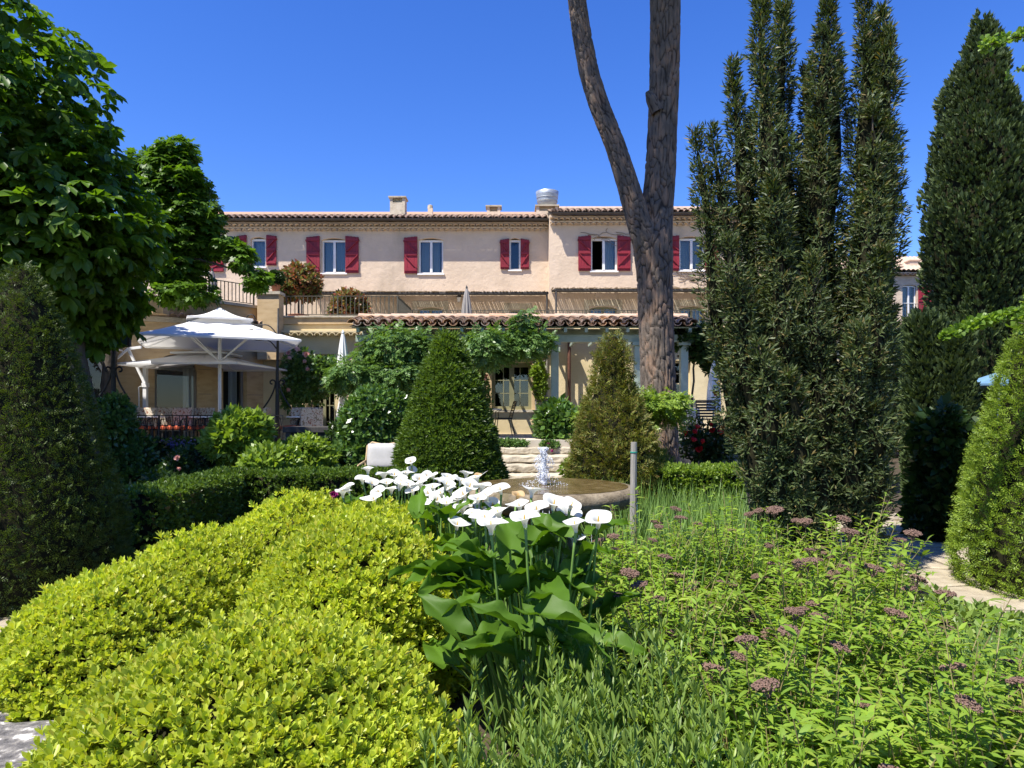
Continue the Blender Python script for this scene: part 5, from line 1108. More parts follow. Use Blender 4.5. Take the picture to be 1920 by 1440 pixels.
# wisteria trained on the pergola
ws = plant('wisteria', 'wisteria in rounded cushions trained along the pergola left of the patio window', 'climber', (X(745, 16.3), 16.3, 1.02))
dW = 16.2; wb = [bl(742, 650, dW, 50, 34), bl(790, 660, dW, 34, 34), bl(665, 698, dW-.3, 42, 30), bl(705, 700, dW-.2, 40, 22), bl(760, 700, dW-.2, 46, 26), bl(800, 690, dW, 30, 34), bl(640, 705, dW-.3, 20, 18), bl(735, 730, dW, 40, 24), bl(690, 665, dW+.2, 20, 16)]
p, nn = blobs_pts(wb, 3000, .5, 96, .18, 4); put('foliage', platefol(p, nn, T_pin, .26, .45, .4, 96), 'leaf_wisteria', ws)
put('stem', limbs([((X(745,16.3), 16.3, 1.02), P(750, 730, 16.3), .07, .055), (P(750, 730, 16.3), P(742, 650, dW), .05, .03), (P(750, 735, 16.3), P(650, 705, dW-.3), .045, .02), (P(752, 725, 16.3), P(800, 690, dW), .04, .02)]), 'bark_plain', ws)
ws = plant('wisteria', 'wisteria hanging from the pergola beam over the patio window', 'climber', (X(908, 16.7), 16.7, 1.02))
wb = [bl(915, 648, dW, 44, 30), bl(888, 655, dW, 22, 22), bl(985, 600, dW-.1, 16, 20), bl(997, 640, dW, 36, 24), bl(975, 632, dW, 22, 20), bl(940, 650, dW, 22, 20)]
p, nn = blobs_pts(wb, 1500, .5, 97, .18, 4); put('foliage', platefol(p, nn, T_pin, .25, .5, .4, 97), 'leaf_wisteria', ws)
put('stem', limbs([((X(900,16.8), 16.75, 1.02), P(895, 690, 16.75), .045, .04), (P(895, 690, 16.75), P(915, 650, dW), .035, .02), (P(905, 665, 16.5), P(1000, 655, dW), .03, .02), (P(985, 655, dW), P(985, 600, dW-.1), .02, .01)]), 'bark_plain', ws)
def blooms(root, pts, s, mat, seed, name='bloom'):
    r = np.random.default_rng(seed); me = qmesh('bloom', *T_rose); me.materials.append(MATS[mat])
    for p in pts: link(name, me, None, root, np.array(p)-wloc(root), (r.uniform(-.9, .3)+PI/2*0, r.uniform(-.5, .5), r.uniform(0, 6.28)), s*r.uniform(.8, 1.2))
# climbing pink roses
b = bush('climbing_rose', 'pink climbing rose on the wall between the iron post and the glazed door', 'climber', [bl(560, 690, 18.4, 34, 36, 16), bl(550, 740, 18.4, 24, 40, 14), bl(580, 730, 18.4, 34, 30, 14), bl(610, 700, 18.3, 30, 30, 12)], 1000, T_leaf, .13, 'leaf_laurel', 98, .8, .2, core=None, zmin=.85, base=(X(560, 18.4), 18.4, .8),
         stems=limbs([((X(575, 18.5), 18.5, .8), P(560, 690, 18.4), .03, .012), ((X(575, 18.5), 18.5, .8), P(605, 690, 18.4), .025, .01), (P(575, 745, 18.4), P(590, 690, 18.3), .02, .008)]))
blooms(b, [P(560, 652, 18.1), P(568, 675, 18.0), P(537, 730, 18.1), P(580, 690, 18.0), P(545, 668, 18.1), P(575, 664, 18.0), P(541, 662, 18.1)], .10, 'petal_pink', 1)
b = bush('climbing_rose', 'slender pink climbing rose on the pergola post by the patio window', 'climber', [bl(905, 700, 17.2, 9, 50, 8), bl(910, 760, 17.2, 9, 40, 8)], 260, T_leaf, .10, 'leaf_wisteria', 99, .9, .2, core=None, zmin=1.05, base=(X(906, 17.2), 17.2, 1.02), stems=limbs([((X(906,17.2), 17.2, 1.02), P(905, 650, 17.2), .015, .008)]))
blooms(b, [P(907, 684, 17.0), P(912, 710, 17.0), P(918, 686, 17.0), P(904, 690, 17.0), P(914, 705, 17.0)], .075, 'petal_pink', 2)
bush('trellis_climber', 'yellow-green climber growing up the narrow trellis', 'climber', [bl(1012, 715, Y1-.12, 10, 40, 5), bl(1006, 700, Y1-.12, 10, 12, 5)], 240, T_leaf, .12, 'leaf_bright', 100, .9, .2, core=None, zmin=1.05, base=(X(1012, Y1-.12), Y1-.12, 1.02), stems=limbs([((X(1012, Y1-.12), Y1-.12, 1.02), P(1012, 680, Y1-.12), .012, .006)]))
bush('patio_shrub', 'large-leaved dark shrub at the top right of the steps by the pergola post', 'shrub', [bl(1045, 795, 15.9, 32, 32), bl(1060, 820, 15.9, 28, 28), bl(1035, 825, 15.9, 22, 22)], 620, T_leaf, .19, 'leaf_laurel', 101, core=.6, zmin=1.03, base=(X(1045, 15.9), 15.9, 1.02))
bush('step_plant', 'low green plant beside the right end of the stone steps', 'plant', [bl(1078, 880, 12.9, 22, 16), bl(1095, 885, 12.6, 26, 18), (X(1090, 12.7), 12.7, .2, .3, .3, .3)], 420, T_leaf, .10, 'leaf_bright', 102, core=.6)
b = bush('step_flower', 'small pink-flowered plant at the top of the stone steps', 'plant', [bl(1030, 838, 15.1, 14, 8), bl(1040, 842, 15.1, 10, 8)], 130, T_leaf, .08, 'leaf_wisteria', 103, core=None, zmin=.88, base=(X(1030, 15.1), 15.1, .88)); blooms(b, [P(1033, 843, 14.9), P(1029, 830, 14.95)], .06, 'petal_magenta', 3)
bush('step_creeper', 'low green creeper growing in the joint under the patio edge', 'plant', [bl(955, 832, 15.15, 36, 5, 6)], 240, T_leaf, .07, 'leaf_wisteria', 104, core=None, zmin=.88, base=(X(955, 15.15), 15.15, .88))
# bright climber in front of the pine
b = bush('rose_bush', 'bright green leafy rose bush wrapped round the pine trunk foot', 'shrub', [bl(1130, 775, 11.6, 40, 22), bl(1185, 760, 11.8, 44, 24), bl(1240, 755, 11.9, 46, 20), bl(1265, 775, 11.9, 26, 18), bl(1105, 790, 11.6, 26, 28), bl(1200, 790, 11.8, 34, 16)], 1500, T_pin, .17, 'leaf_bright', 105, .7, .25, 'plate', core=None, stems=limbs([((X(1190, 11.8), 11.8, 0), P(1180, 770, 11.8), .03, .015), (P(1185, 830, 11.8), P(1250, 760, 11.9), .02, .01), (P(1185, 830, 11.8), P(1120, 780, 11.6), .02, .01)]), base=(X(1190, 11.8), 11.8, 0))
bush('grey_tuft', 'small grey-green tuft at the foot of the pine trunk', 'plant', [bl(1240, 868, 12.2, 18, 14), (X(1240, 12.2), 12.2, .3, .22, .22, .4)], 260, T_tuft, .16, 'leaf_aster', 106, core=.5)
# dark climber under the eave right of the pine
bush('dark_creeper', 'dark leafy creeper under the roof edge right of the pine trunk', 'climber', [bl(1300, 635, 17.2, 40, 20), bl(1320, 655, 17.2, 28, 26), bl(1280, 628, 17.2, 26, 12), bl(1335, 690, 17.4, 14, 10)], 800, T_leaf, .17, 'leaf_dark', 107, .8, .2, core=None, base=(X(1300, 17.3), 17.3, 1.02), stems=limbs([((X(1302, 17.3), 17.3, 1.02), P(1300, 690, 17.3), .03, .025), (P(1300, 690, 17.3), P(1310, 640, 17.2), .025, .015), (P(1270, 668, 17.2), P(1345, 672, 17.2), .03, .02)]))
b = bush('red_rose_bush', 'red rose bush against the dark retaining wall right of the pine', 'shrub', [bl(1310, 825, 14.2, 34, 40, 20), bl(1355, 815, 14.2, 30, 36, 20), bl(1335, 860, 14.2, 40, 30, 20)], 500, T_leaf, .11, 'leaf_dark', 108, .9, .2, core=None, stems=limbs([((X(1330, 14.2), 14.2, 0), P(1300, 800, 14.2), .018, .007), ((X(1330, 14.2), 14.2, 0), P(1355, 800, 14.2), .018, .007), ((X(1335, 14.2), 14.2, 0), P(1325, 780, 14.2), .018, .006)]))
blooms(b, [P(*q_, 13.85) for q_ in ((1308, 800), (1352, 798), (1350, 810), (1302, 822), (1322, 828), (1365, 822), (1310, 840), (1342, 735), (1290, 812), (1335, 805), (1373, 818), (1308, 806), (1330, 795))], .085, 'petal_red', 4)
b = bush('pink_rose_bush', 'pink rose bush in the dark bed behind the box hedge', 'shrub', [bl(320, 895, 11.2, 30, 26), bl(335, 870, 11.2, 18, 24), bl(275, 925, 9.6, 26, 20), bl(300, 905, 10.5, 30, 24), (X(310, 11), 11, .3, .4, .4, .35)], 600, T_leaf, .10, 'leaf_dark', 109, .9, .2, core=None, stems=limbs([((X(310, 11), 11, 0), P(333, 865, 11.1), .012, .006), ((X(310, 11), 11, 0), P(300, 900, 10.5), .012, .006), ((X(310, 11), 11, 0), P(285, 915, 9.8), .012, .005)]))
blooms(b, [P(333, 858, 11.0), P(338, 876, 11.0)], .075, 'petal_pink', 5)
# terrace flower bed
b = bush('violet_flower_bed', 'strip of violet flowers along the foot of the terrace railing', 'flower bed', [bl(300+18*i, 842+6*(i % 2), 14.45, 26, 16, 20) for i in range(6)]+[bl(300+30*i, 860, 14.5, 34, 20, 20) for i in range(4)], 1500, T_leaf, .09, 'leaf_box', 110, .6, .2, core=.5, base=(X(345, 14.5), 14.5, 0))
p, nn = blobs_pts([bl(290+17*i, 832+3*(i % 2), 14.35, 20, 9, 18) for i in range(7)], 420, .8, 111); put('blossoms', outfol(p, nn, [T_rose], .028, .8, .4, 111), 'petal_violet', b)
for i, (px, py, d, rx, rz, lab) in enumerate([(420, 850, 13.6, 45, 40, 'dark leafy shrub behind the round-headed standard shrub'), (260, 860, 13.8, 40, 45, 'dark leafy shrub right of the ivy ball in the terrace shade'), (370, 870, 13.2, 50, 30, 'low dark shrub under the violet flowers'), (640, 840, 13.9, 26, 50, 'dark shrub in the gap between cabinet and laurel')]):
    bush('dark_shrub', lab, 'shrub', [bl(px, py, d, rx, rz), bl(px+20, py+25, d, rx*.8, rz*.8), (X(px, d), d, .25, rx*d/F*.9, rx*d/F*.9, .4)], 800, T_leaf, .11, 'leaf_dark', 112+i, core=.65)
# roof terrace plants
for px, py, rx, rz, d, lab, sd in ((560, 530, 32, 30, 20.6, 'red-tinged photinia bush on the roof terrace next to the clipped ball', 121), (655, 572, 26, 26, 20.4, 'smaller red-tinged photinia bush behind the roof terrace railing', 122)):
    c = P(px, py, d); b = bush('photinia_bush', lab, 'shrub', [bl(px, py, d, rx, rz), bl(px-rx*.6, py+12, d, rx*.6, rz*.7), bl(px+rx*.7, py+14, d, rx*.5, rz*.6)], 900, T_leaf, .15, 'leaf_photinia', sd, .6, .2, core=.5, zmin=4.05, base=(c[0], d, 4.03), stems=MB().tube([(c[0], d, 4.1), c], .03, 6))
    put('planter', MB().lathe([(.2, .003), (.28, .35), (.30, .36), (.30, .40), (.26, .40), (.24, .3)], (c[0], d, 4.03), 16), 'terracotta_pot', b)
c = P(517, 535, 18.95); b = thing('potted_ball', 'dark clipped ball in a terracotta pot on the stone pillar', 'potted plant', (c[0], 18.95, 4.802)); put('pot', MB().lathe([(.08, .001), (.12, .18), (.135, .18), (.135, .22), (.11, .22)], (c[0], 18.95, 4.802), 16), 'terracotta_pot', b)
p, nn = blobs_pts([(c[0], 18.95, 5.17, .19, .19, .19)], 500, .1, 123); put('foliage', outfol(p, nn, T_box, .05, .3, .5, 123), 'leaf_dark', b); put('branches', core_blobs([(c[0], 18.95, 5.17, .19, .19, .19)], .88, 12, zmin=4.9), 'twig', b)
# dark shrub on the right and ginkgo
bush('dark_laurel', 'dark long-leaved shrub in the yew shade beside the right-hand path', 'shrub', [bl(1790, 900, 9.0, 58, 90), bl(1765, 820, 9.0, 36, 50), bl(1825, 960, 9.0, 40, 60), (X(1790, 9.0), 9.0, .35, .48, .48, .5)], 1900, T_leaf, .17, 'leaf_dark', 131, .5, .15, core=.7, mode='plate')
gk = plant('ginkgo_tree', 'pale green ginkgo whose branches reach in from the right edge', 'tree', (6.9, 5.9, 0))
gl = [rosette(L2(.36, .04, .6, .92, 1.1), 4, .6, 1.4, .8, 1.1, .2, s) for s in (31, 32)]
def branch_leaves(p0, p1, sag, n, spread, size, seed):
    r = np.random.default_rng(seed); t = r.random(n); p0 = np.array(p0); p1 = np.array(p1); q = p0+(p1-p0)*t[:, None]; q[:, 2] += -sag*np.sin(PI*t)*0+sag*(t-t*t)*4*.5; q += r.normal(size=(n, 3))*spread*np.array((1, 1, .6)); return q
br = [(P(2000, 575, 6.0), P(1775, 628, 5.8), .10, 300, .024), (P(2050, 640, 6.0), P(1910, 605, 5.8), .05, 130, .05), (P(2000, 60, 6.4), P(1842, 88, 6.2), .10, 130, .03), (P(2010, 130, 6.4), P(1908, 130, 6.3), 0, 30, .04)]
pts = np.concatenate([branch_leaves(a, b_, s, n, sp, 0, 140+i) for i, (a, b_, s, n, sp) in enumerate(br)])
rr_ = np.random.default_rng(9); crown = np.array((9.4, 7.0, 5.4))+nrm(rr_.normal(size=(900, 3)))*np.array((2.2, 2.2, 2.2))*rr_.uniform(.4, 1, (900, 1)); pts = np.concatenate([pts, crown[crown[:, 0] > .745*crown[:, 1]]])
n = len(pts); put('crown', scatter(gl, pts, rnd(n, 3, 5)+UP*.3, UP+rnd(n, 3, 6)*.5, .043*np.random.default_rng(4).uniform(.7, 1.2, n), 5), 'leaf_ginkgo', gk)
put('trunk', limbs([((6.9, 5.9, 0), (7.0, 5.9, 3.0), .12, .10), ((7.0, 5.9, 3.0), (9.0, 7.0, 6.6), .10, .03)]+[((7.0, 5.9, 2.2+.3*i), a, .03, .012) for i, (a, b_, *_) in enumerate(br)]+[(a, b_, .012, .004) for a, b_, *_ in br]), 'bark_plain', gk, smooth=True)
# dark tree mass and shrubs closing the view at the right and left
for i, (lab, blobs, n, mat) in enumerate([('dark evergreen tree behind the blue parasol at the right edge', [(X(1890, 20), 20.5, 3.4, 1.9, 1.6, 2.2), (X(1960, 20), 20, 4.2, 2.2, 1.6, 2.6), (X(1840, 20), 20, 1.4, 1.4, 1.3, 1.4)], 2600, 'leaf_cypress'), ('dark tree filling the gap left of the dining pavilion', [(-13.5, 14.0, 2.6, 2.0, 2.0, 2.6), (-12.2, 15.0, 4.6, 2.0, 1.6, 2.4), (-11.0, 13.2, 1.4, 1.3, 1.3, 1.4)], 2600, 'leaf_dark'), ('dark tree behind the upright yew stems at the right', [(X(1600, 26), 26, 2.6, 2.6, 2, 2.6), (X(1740, 26), 26, 2.2, 2.2, 2, 2.3)], 2200, 'leaf_dark')]):
    b = bush('evergreen_tree', lab, 'tree', blobs, n, T_leaf, .34, mat, 150+i, .4, .15, core=.75, stems=MB().tube([(blobs[0][0], blobs[0][1], 0), blobs[0][:3]], .15, 8)); 
# ============================================================ calla lilies
def spathe_mesh(seed):
    r = np.random.default_rng(seed); G = []; nu, nv = 22, 9; w1, w2 = r.uniform(0, 6, 2)
    for j in range(nv+1):
        v = j/nv; row = []
        for i in range(nu+1):
            a = 2*PI*i/nu; c = math.cos(a); rad = .012+.012*v+.058*v**2.6; tip = 1+.55*v**3*max(0, c)**3; z = .095*v**.8-.018*v**4*(1-c*.4)+.02*v**3*max(0, -c); z += .006*v**3*math.sin(3*a+w1); rad *= 1+.07*v*math.sin(2*a+w2)
            row.append((rad*c*tip, rad*math.sin(a), z+.01*v**4*max(0, c)**6))
        G.append(row)
    mb = MB().grid(G); me = bpy.data.meshes.new('flower'); me.from_pydata(mb.v, [], mb.f); me.polygons.foreach_set('use_smooth', np.ones(len(me.polygons), bool)); me.materials.append(MATS['spathe']); return me
SP = [spathe_mesh(s) for s in range(5)]
mb = MB().tube([(0, 0, .02), (.002, 0, .05), (.004, 0, .085)], [.005, .0055, .003], 6); SPX = bpy.data.meshes.new('spadix'); SPX.from_pydata(mb.v, [], mb.f); SPX.materials.append(MATS['spadix'])
def calla_leaf(seed):
    r = np.random.default_rng(seed); G = []; nu, nv = 12, 14; w = r.uniform(0, 6)
    for j in range(nv+1):
        v = j/nv; y = -.28+1.28*v; hw = .29*math.sin(PI*min(1, max(0.02, (v*.92+.08)))**.72)**.75*(1-.15*v); row = []
        for i in range(nu+1):
            u = -1+2*i/nu; lobe = -.16*max(0, .3-v)/.3*(1-abs(u))*0; yy = y+(.24*(1-abs(u))**1.5 if v < .22 else 0)*(1-v/.22 if v < .22 else 0)
            z = .45*abs(u)**1.3*hw*1.4+.07*math.sin(8*v+w+u*2)*abs(u)+.055*math.sin(17*v+w*2+u*3)*abs(u)**2-.40*max(0, v-.3)**2
            row.append((u*hw, yy, z))
        G.append(row)
    mb = MB().grid(G); me = bpy.data.meshes.new('leaf'); me.from_pydata(mb.v, [], mb.f); me.polygons.foreach_set('use_smooth', np.ones(len(me.polygons), bool)); me.materials.append(MATS['leaf_calla']); return me
CL = [calla_leaf(s) for s in range(5)]
def calla(label, base, flowers, leaves, lsize, seed, dry=()):
    r = np.random.default_rng(seed); root = plant('calla_lily', label, 'flowering plant', (*base, 0), 'calla lily clumps')
    for k, (px, py, d) in enumerate(flowers):
        p = P(px, py+6, d); b = np.array((base[0]+(p[0]-base[0])*.72+r.normal()*.05, base[1]+(p[1]-base[1])*.8+r.normal()*.05, 0)); mid = b+(p-b)*.55+np.array((r.normal()*.02, 0, .06))
        put('flower_stem', MB().tube([b, b+(mid-b)*.5+np.array((0, 0, .03)), mid, p+(mid-p)*.3+np.array((0, 0, .01)), p], [.008, .0075, .007, .006, .008], 6), 'green_stem', root, smooth=True)
        s = r.uniform(.62, .84)*(1.0 if d < 4.3 else 1.02); fl = link('flower', SP[k % 5], None, root, p-wloc(root)-np.array((0, 0, .012)), (r.uniform(-.05, .5), r.uniform(-.35, .35), r.uniform(-2.9, -.2)), s); fl.rotation_mode = 'ZYX'
        if k in dry: fl.data = fl.data.copy(); fl.data.materials[0] = MATS['petal_dry']; tag(fl, 'withered brown flower'); fl.scale = (s*.6, s*.6, s*.9)
        link('spadix', SPX, None, fl)
    st = MB()
    for k, (px, py, d, az) in enumerate(leaves):
        p = P(px, py, d); b = np.array((base[0]+(p[0]-base[0])*.4, base[1]+(p[1]-base[1])*.5, 0.)); s = lsize*r.uniform(.75, 1.25)
        link('leaf', CL[k % 5], None, root, p-wloc(root), (r.uniform(-.15, .75)*(1 if k % 3 else -.5)+.15, r.uniform(-.35, .35), az), s)
        st.tube([b, b+(p-b)*.5+np.array((0, 0, .08)), p], [.011, .009, .006], 5, False)
    put('leaf_stalks', st, 'green_stem', root)
r = np.random.default_rng(17)
front = [(921, 992, 3.5), (985, 978, 3.4), (1080, 988, 3.5), (1121, 980, 3.6), (1037, 946, 3.7), (1068, 948, 3.72), (1009, 956, 4.0), (938, 966, 4.2), (1022, 976, 3.85), (1062, 966, 3.8), (996, 924, 4.4), (940, 918, 4.6), (1075, 1014, 3.7), (1014, 1004, 4.1), (968, 932, 4.5), (1030, 1003, 4.0), (952, 1000, 4.1), (975, 950, 4.3), (1048, 985, 3.9), (910, 975, 4.3)]
lf = [(r.uniform(835, 1130), r.uniform(1000, 1250), r.uniform(3.1, 4.1), r.uniform(-PI, PI)) for k in range(96)]
lf = [(px, py, min(d, 3.9) if py > 1120 else max(d, 3.6), math.atan2(-(px-985), -1)*-1+PI+r.normal()*.7 if k % 2 else a) for k, (px, py, d, a) in enumerate(lf)]
calla('nearest calla lily clump with the biggest white flowers and broad leaves', (X(990, 3.7), 3.75), front, lf, .235, 1, dry=(14,))
mid = [(895, 936, 4.7), (868, 956, 4.8), (884, 948, 4.9), (924, 946, 4.8), (878, 913, 5.0), (834, 910, 5.1), (829, 925, 5.2), (792, 946, 5.3), (846, 920, 5.2), (858, 936, 5.0), (905, 955, 5.0), (862, 902, 5.4), (896, 900, 5.3), (812, 915, 5.4), (850, 962, 4.9), (915, 930, 4.8), (872, 928, 5.0), (838, 946, 5.0), (820, 936, 5.3), (903, 916, 5.0), (888, 968, 4.6), (930, 985, 4.4), (856, 984, 4.6)]
lm = [(r.uniform(770, 930), r.uniform(955, 1040), r.uniform(4.6, 5.4), r.uniform(-PI, PI)) for k in range(34)]
calla('middle calla lily clump left of the fountain basin', (X(860, 5.0), 5.05), mid, lm, .20, 2)
back = [(690, 882, 6.3), (680, 899, 5.9), (703, 936, 5.5), (740, 891, 6.3), (755, 902, 6.1), (765, 908, 6.0), (748, 912, 5.9), (772, 864, 6.7), (771, 881, 6.7), (800, 890, 6.6), (814, 892, 6.5), (836, 894, 6.4), (873, 890, 6.4), (850, 900, 6.2), (655, 917, 5.8), (711, 921, 5.8), (786, 897, 6.4), (805, 925, 5.8), (725, 905, 6.1), (734, 918, 5.9), (790, 910, 6.0), (720, 893, 6.3), (760, 890, 6.4), (824, 900, 6.3), (775, 920, 5.9), (643, 925, 5.7), (697, 905, 6.0), (895, 892, 6.4)]
lb = [(r.uniform(650, 880), r.uniform(935, 990), r.uniform(5.5, 6.5), r.uniform(-PI, PI)) for k in range(40)]
calla('farthest calla lily clump dense with white flowers in front of the middle cone', (X(765, 6.1), 6.1), back, lb, .18, 3, dry=(27,))
gb = MB()
b = plant('magenta_flower', 'single magenta flower between the golden mound and the callas', 'flower', (X(625, 6.0), 6.0, 0)); put('stem', MB().tube([(X(625, 6.0), 6.0, 0), P(624, 928, 6.0)], .006, 5), 'green_stem', b); blooms(b, [P(624, 927, 6.0)], .05, 'petal_magenta', 9)
# blades among the callas (gladiolus-like strap leaves)
def blades(name, label, cat, pts, hts, w, mat, seed, lean=.18, kind='stuff'):
    r = np.random.default_rng(seed); n = len(pts); T = (np.array([(-1,0,0),(1,0,0),(-.9,.4,.02),(.9,.4,.02),(-.6,.75,.09),(.6,.75,.09),(-.05,1,.18),(.05,1,.18)], float)*np.array((w, 1, 1)), np.array([(0,1,3,2),(2,3,5,4),(4,5,7,6)]))
    Y = UP+rnd(n, 3, seed)*lean; N = rnd(n, 3, seed+1); return tag(put(name, scatter([T], pts, Y, N, hts, seed), mat), label, cat, kind=kind)
pts = np.stack([r.uniform(X(700, 6), X(960, 6), 700), r.uniform(4.6, 6.6, 700), np.zeros(700)], 1); pts[:, 0] -= (pts[:, 1]-5.6)*.45
blades('calla_stalks', 'upright green strap leaves crowded among the calla stems', 'leaves', pts, r.uniform(.4, .72, 700), .022, 'leaf_calla', 161, .22)
# ============================================================ grassy perennials right of the fountain
n = 6000; pts = np.stack([r.uniform(.85, 3.7, n), r.uniform(5.0, 10.0, n), np.zeros(n)], 1); m = (np.hypot(pts[:, 0]-FC[0], pts[:, 1]-FC[1]) > 1.02) & (pts[:, 0] < .36*pts[:, 1]); pts = pts[m]
blades('tall_grass', 'tall fresh green grassy stems between the fountain and the upright yew', 'grass', pts, np.random.default_rng(2).uniform(.42, .74, len(pts))*(1+.12*fnoise(pts, 1.5, 3)), .011, 'leaf_grass', 162, .16)
n = 1500; pts = np.stack([r.uniform(-.9, .9, n), r.uniform(5.4, 9.5, n), np.zeros(n)], 1)
blades('tall_grass', 'short grass round the fountain foot', 'grass', pts, np.random.default_rng(3).uniform(.15, .32, n), .02, 'leaf_grass', 163, .3)
n = 420; pts = np.stack([r.uniform(2.5, 3.0, n), r.uniform(3.5, 4.05, n), np.zeros(n)], 1)
blades('tall_grass', 'pale grass tufts at the edge of the right-hand path', 'grass', pts, np.random.default_rng(4).uniform(.25, .52, n), .012, 'leaf_grass', 164, .3)
# ============================================================ spirea bushes with brown seed heads
T_lan = [L4(.155, .05, b_) for b_ in (.15, .35, .55)]
def stems_with_leaves(bases, heights, lean, per, size, seed, spread=1.0, top_only=.15, out=0.0, ncl=1):
    """curved stems, each with alternate leaves along its upper part; returns stem MB, leaf geometry, tips"""
    r = np.random.default_rng(seed); mb = MB(); Pl, Yl, Nl, Sl, tips = [], [], [], [], []; bases = np.array(bases); cent = bases[r.permutation(len(bases))[:ncl]]
    for (bx_, by_), h in zip(bases, heights):
        d = r.normal(size=2)*lean+(np.array((bx_, by_))-cent[np.argmin(np.hypot(cent[:, 0]-bx_, cent[:, 1]-by_))])*out; top = np.array((bx_+d[0]*h, by_+d[1]*h, h)); b0 = np.array((bx_, by_, 0.)); f = lambda t: b0+(top-b0)*np.array((t**1.5, t**1.5, t))
        mb.tube([f(t) for t in (0, .35, .7, 1)], [.0042, .0038, .003, .002], 4, False); tips.append(top)
        k = int(per*r.uniform(.8, 1.2)); tt = top_only+(1-top_only)*np.sort(r.random(k)**.55)
        for j, t in enumerate(tt):
            a = j*2.4+r.uniform(-.4, .4); e = .35+.55*t; Pl.append(f(t)); Yl.append((math.cos(a)*spread, math.sin(a)*spread, e*r.uniform(.2, 1.1))); Nl.append((-.5*math.cos(a)*e+r.normal()*.25, -.5*math.sin(a)*e+r.normal()*.25, 1)); Sl.append(size*r.uniform(.6, 1.15)*(1.1-.45*t))
    return mb, (np.array(Pl), np.array(Yl), np.array(Nl), np.array(Sl)), tips
def corymb(seed):
    r = np.random.default_rng(seed); gs = []; V = np.array([(-.7,-.7,-.7),(.7,-.7,-.7),(.7,.7,-.7),(-.7,.7,-.7),(-.7,-.7,.7),(.7,-.7,.7),(.7,.7,.7),(-.7,.7,.7)], float); Q = np.array([(0,3,2,1),(4,5,6,7),(0,1,5,4),(1,2,6,5),(2,3,7,6),(3,0,4,7)]); n = 230
    a = r.uniform(0, 6.28, n); q = .052*np.sqrt(r.random(n)); z = .03-.55*q**2*8+r.normal(size=n)*.004; pos = np.stack([q*np.cos(a), q*np.sin(a), z], 1)
    g1 = place((V, Q), pos, np.tile(np.eye(3), (n, 1, 1)), r.uniform(.003, .0055, n)); T = (np.array([(-.04,0,0),(.04,0,0),(.03,1,0),(-.03,1,0)]), np.array([(0,1,2,3)])); m = 10; sel = pos[:m]*np.array((1, 1, .95)); Y = sel-np.array((0, 0, -.03)); 
    g2 = place(T, np.tile((0, 0, -.03), (m, 1)), basis(sel-np.array((0, 0, -.03)), rnd(m, 3, seed)), np.linalg.norm(sel-np.array((0, 0, -.03)), axis=1)); me = qmesh('seed_head', *join([g1, g2])); me.materials.append(MATS['seed_head']); return me
CY = [corymb(s) for s in range(4)]
def spirea(label, region, nst, h0, h1, per, size, nheads, seed, mat='leaf_spirea'):
    r = np.random.default_rng(seed); c = np.mean(region, axis=0); root = plant('spirea_bush', label, 'shrub', (c[0], c[1], 0), 'spirea bushes with brown seed heads'); bs = []
    poly = np.array(region)
    while len(bs) < nst:
        p = r.uniform(poly.min(0), poly.max(0)); ins = False; j = len(poly)-1
        for i in range(len(poly)):
            if (poly[i][1] > p[1]) != (poly[j][1] > p[1]) and p[0] < (poly[j][0]-poly[i][0])*(p[1]-poly[i][1])/(poly[j][1]-poly[i][1])+poly[i][0]: ins = not ins
            j = i
        if ins: bs.append(p)
    bs = np.array(bs); q3 = np.concatenate([bs, np.zeros((nst, 1))], 1); hs = r.uniform(h0, h1, nst)*(1+.24*fnoise(q3, 2.8, seed)); kc = max(4, nst//34); ce = bs[np.random.default_rng(seed+1).permutation(nst)[:kc]]; dm = np.min(np.hypot(bs[:, None, 0]-ce[None, :, 0], bs[:, None, 1]-ce[None, :, 1]), axis=1); hs = hs*np.clip(1.08-1.6*dm**1.5*2, .45, 1.1)
    mb, (Pl, Yl, Nl, Sl), tips = stems_with_leaves(bs, hs, .16, per, size, seed+1, 1.0, .15, 1.5, max(4, nst//34))
    put('foliage', scatter(T_lan, Pl, Yl, Nl, Sl, seed), mat, root); put('stems', mb, 'stem_red', root)
    order = r.permutation(nst)[:nheads]
    for k in order:
        t = np.array(tips[k]); e = r.uniform(.0, .09); put('head_stalk', MB().tube([t-np.array((0, 0, .02)), t+np.array((0, 0, e))], .002, 4, False), 'stem_red', root)
        link('seed_head', CY[k % 4], None, root, t+np.array((0, 0, e+.02))-wloc(root), (r.normal()*.2, r.normal()*.2, r.uniform(0, 6)), r.uniform(.6, 1.15))
spirea('spirea bush in front of the upright yew with most of the seed heads', [(1.1, 4.2), (2.3, 4.2), (2.75, 5.0), (3.2, 6.0), (1.6, 6.2), (.75, 5.4)], 520, .56, .84, 22, .115, 56, 201)
spirea('spirea bush at the bottom right with large bright leaves', [(1.0, 2.35), (2.0, 2.1), (2.4, 2.9), (2.5, 3.9), (2.2, 4.15), (1.25, 4.15), (.8, 3.2)], 500, .42, .74, 24, .112, 34, 202)
spirea('spirea bush right beside the nearest calla lilies', [(.42, 3.5), (.8, 3.3), (1.2, 4.3), (1.0, 5.3), (.55, 5.2)], 300, .5, .68, 20, .105, 10, 203)
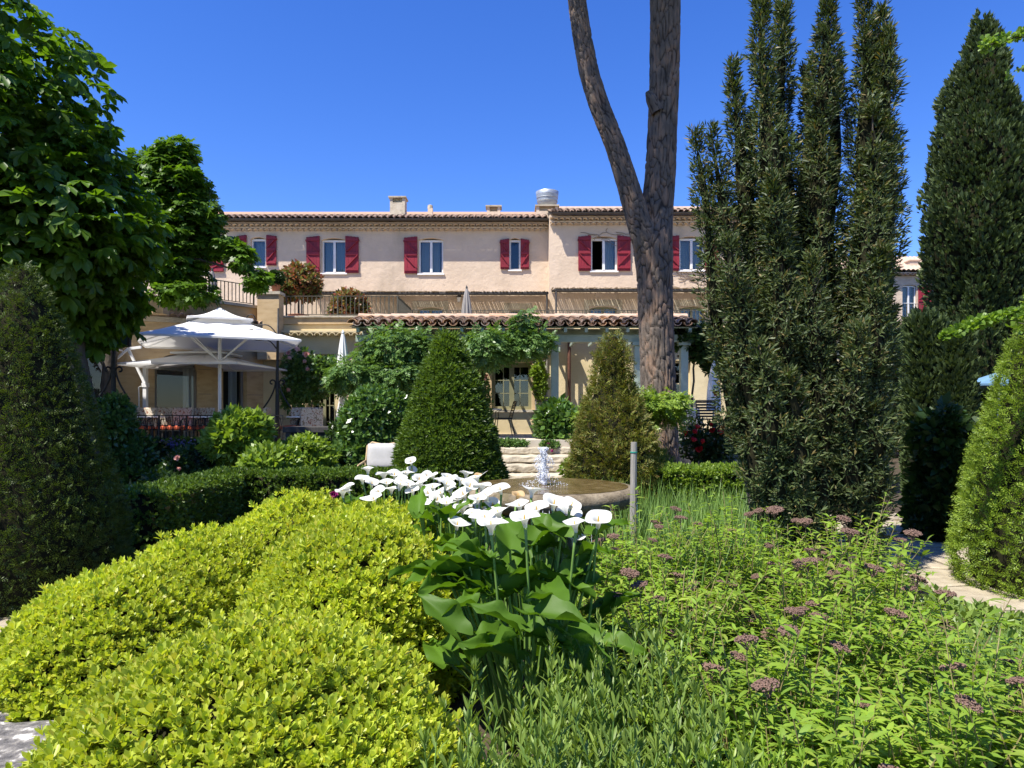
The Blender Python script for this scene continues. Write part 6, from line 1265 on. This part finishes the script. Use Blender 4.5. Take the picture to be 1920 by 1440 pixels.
# ============================================================ grey-green perennial stems in the foreground
def perennial(label, region, n, h0, h1, per, size, seed, mat='leaf_aster'):
    r = np.random.default_rng(seed); x0, x1, y0, y1 = region; root = plant('willow_leaved_perennial', label, 'plant', ((x0+x1)/2, (y0+y1)/2, 0)); bs = np.stack([r.uniform(x0, x1, n), r.uniform(y0, y1, n)], 1)
    mb, (Pl, Yl, Nl, Sl), tips = stems_with_leaves(bs, r.uniform(h0, h1, n), .14, per, size, seed+1, .55, .12); Yl[:, 2] += .45
    T = [L4(.10, .03, b_) for b_ in (.0, .2)]; tp = np.array(tips); gs = scatter(T, Pl, Yl, Nl, Sl, seed); k = len(tp); extra = [scatter(T, tp, rnd(k, 3, seed+i)*.28+UP, rnd(k, 3, seed+9+i), size*.6, seed+i) for i in range(5)]
    put('foliage', join([gs]+extra), mat, root); put('stems', mb, 'green_stem', root)
perennial('willow-leaved green perennial in the bottom centre foreground', (-.26, .75, 2.0, 2.85), 135, .34, .66, 24, .10, 211)
perennial('willow-leaved perennial in front of the nearest calla leaves', (-.02, .85, 2.85, 3.25), 55, .36, .74, 24, .10, 212)
perennial('low leafy perennial in the bottom centre below the spirea', (.5, 1.2, 2.0, 2.5), 130, .28, .50, 20, .085, 213, 'leaf_spirea')
bush('ground_cover', 'low ground cover under the foreground stems', 'ground cover', [(.3, 2.5, 0, .75, .7, .14), (1.2, 3.2, 0, 1.2, 1.2, .12), (2.2, 4.6, 0, 1.6, 1.8, .12), (1.0, 5.0, 0, 1.0, 1.4, .12), (3.2, 4.9, 0, .62, 1.5, .20), (2.9, 3.6, 0, .7, .8, .22)], 3600, T_leaf, .08, 'leaf_aster', 221, .4, .2, core=None, zmin=.01)['kind'] = 'stuff'
tot = sum(len(o.data.loop_triangles) if False else sum(max(0, p) for p in [len(o.data.polygons)*2]) for o in sc.objects if o.type == 'MESH')
seen = {}; 
for o in sc.objects:
    if o.type == 'MESH': seen[o.data.name] = len(o.data.polygons)*2
print('TRIS', sum(seen.values()), 'objects', len(sc.objects))
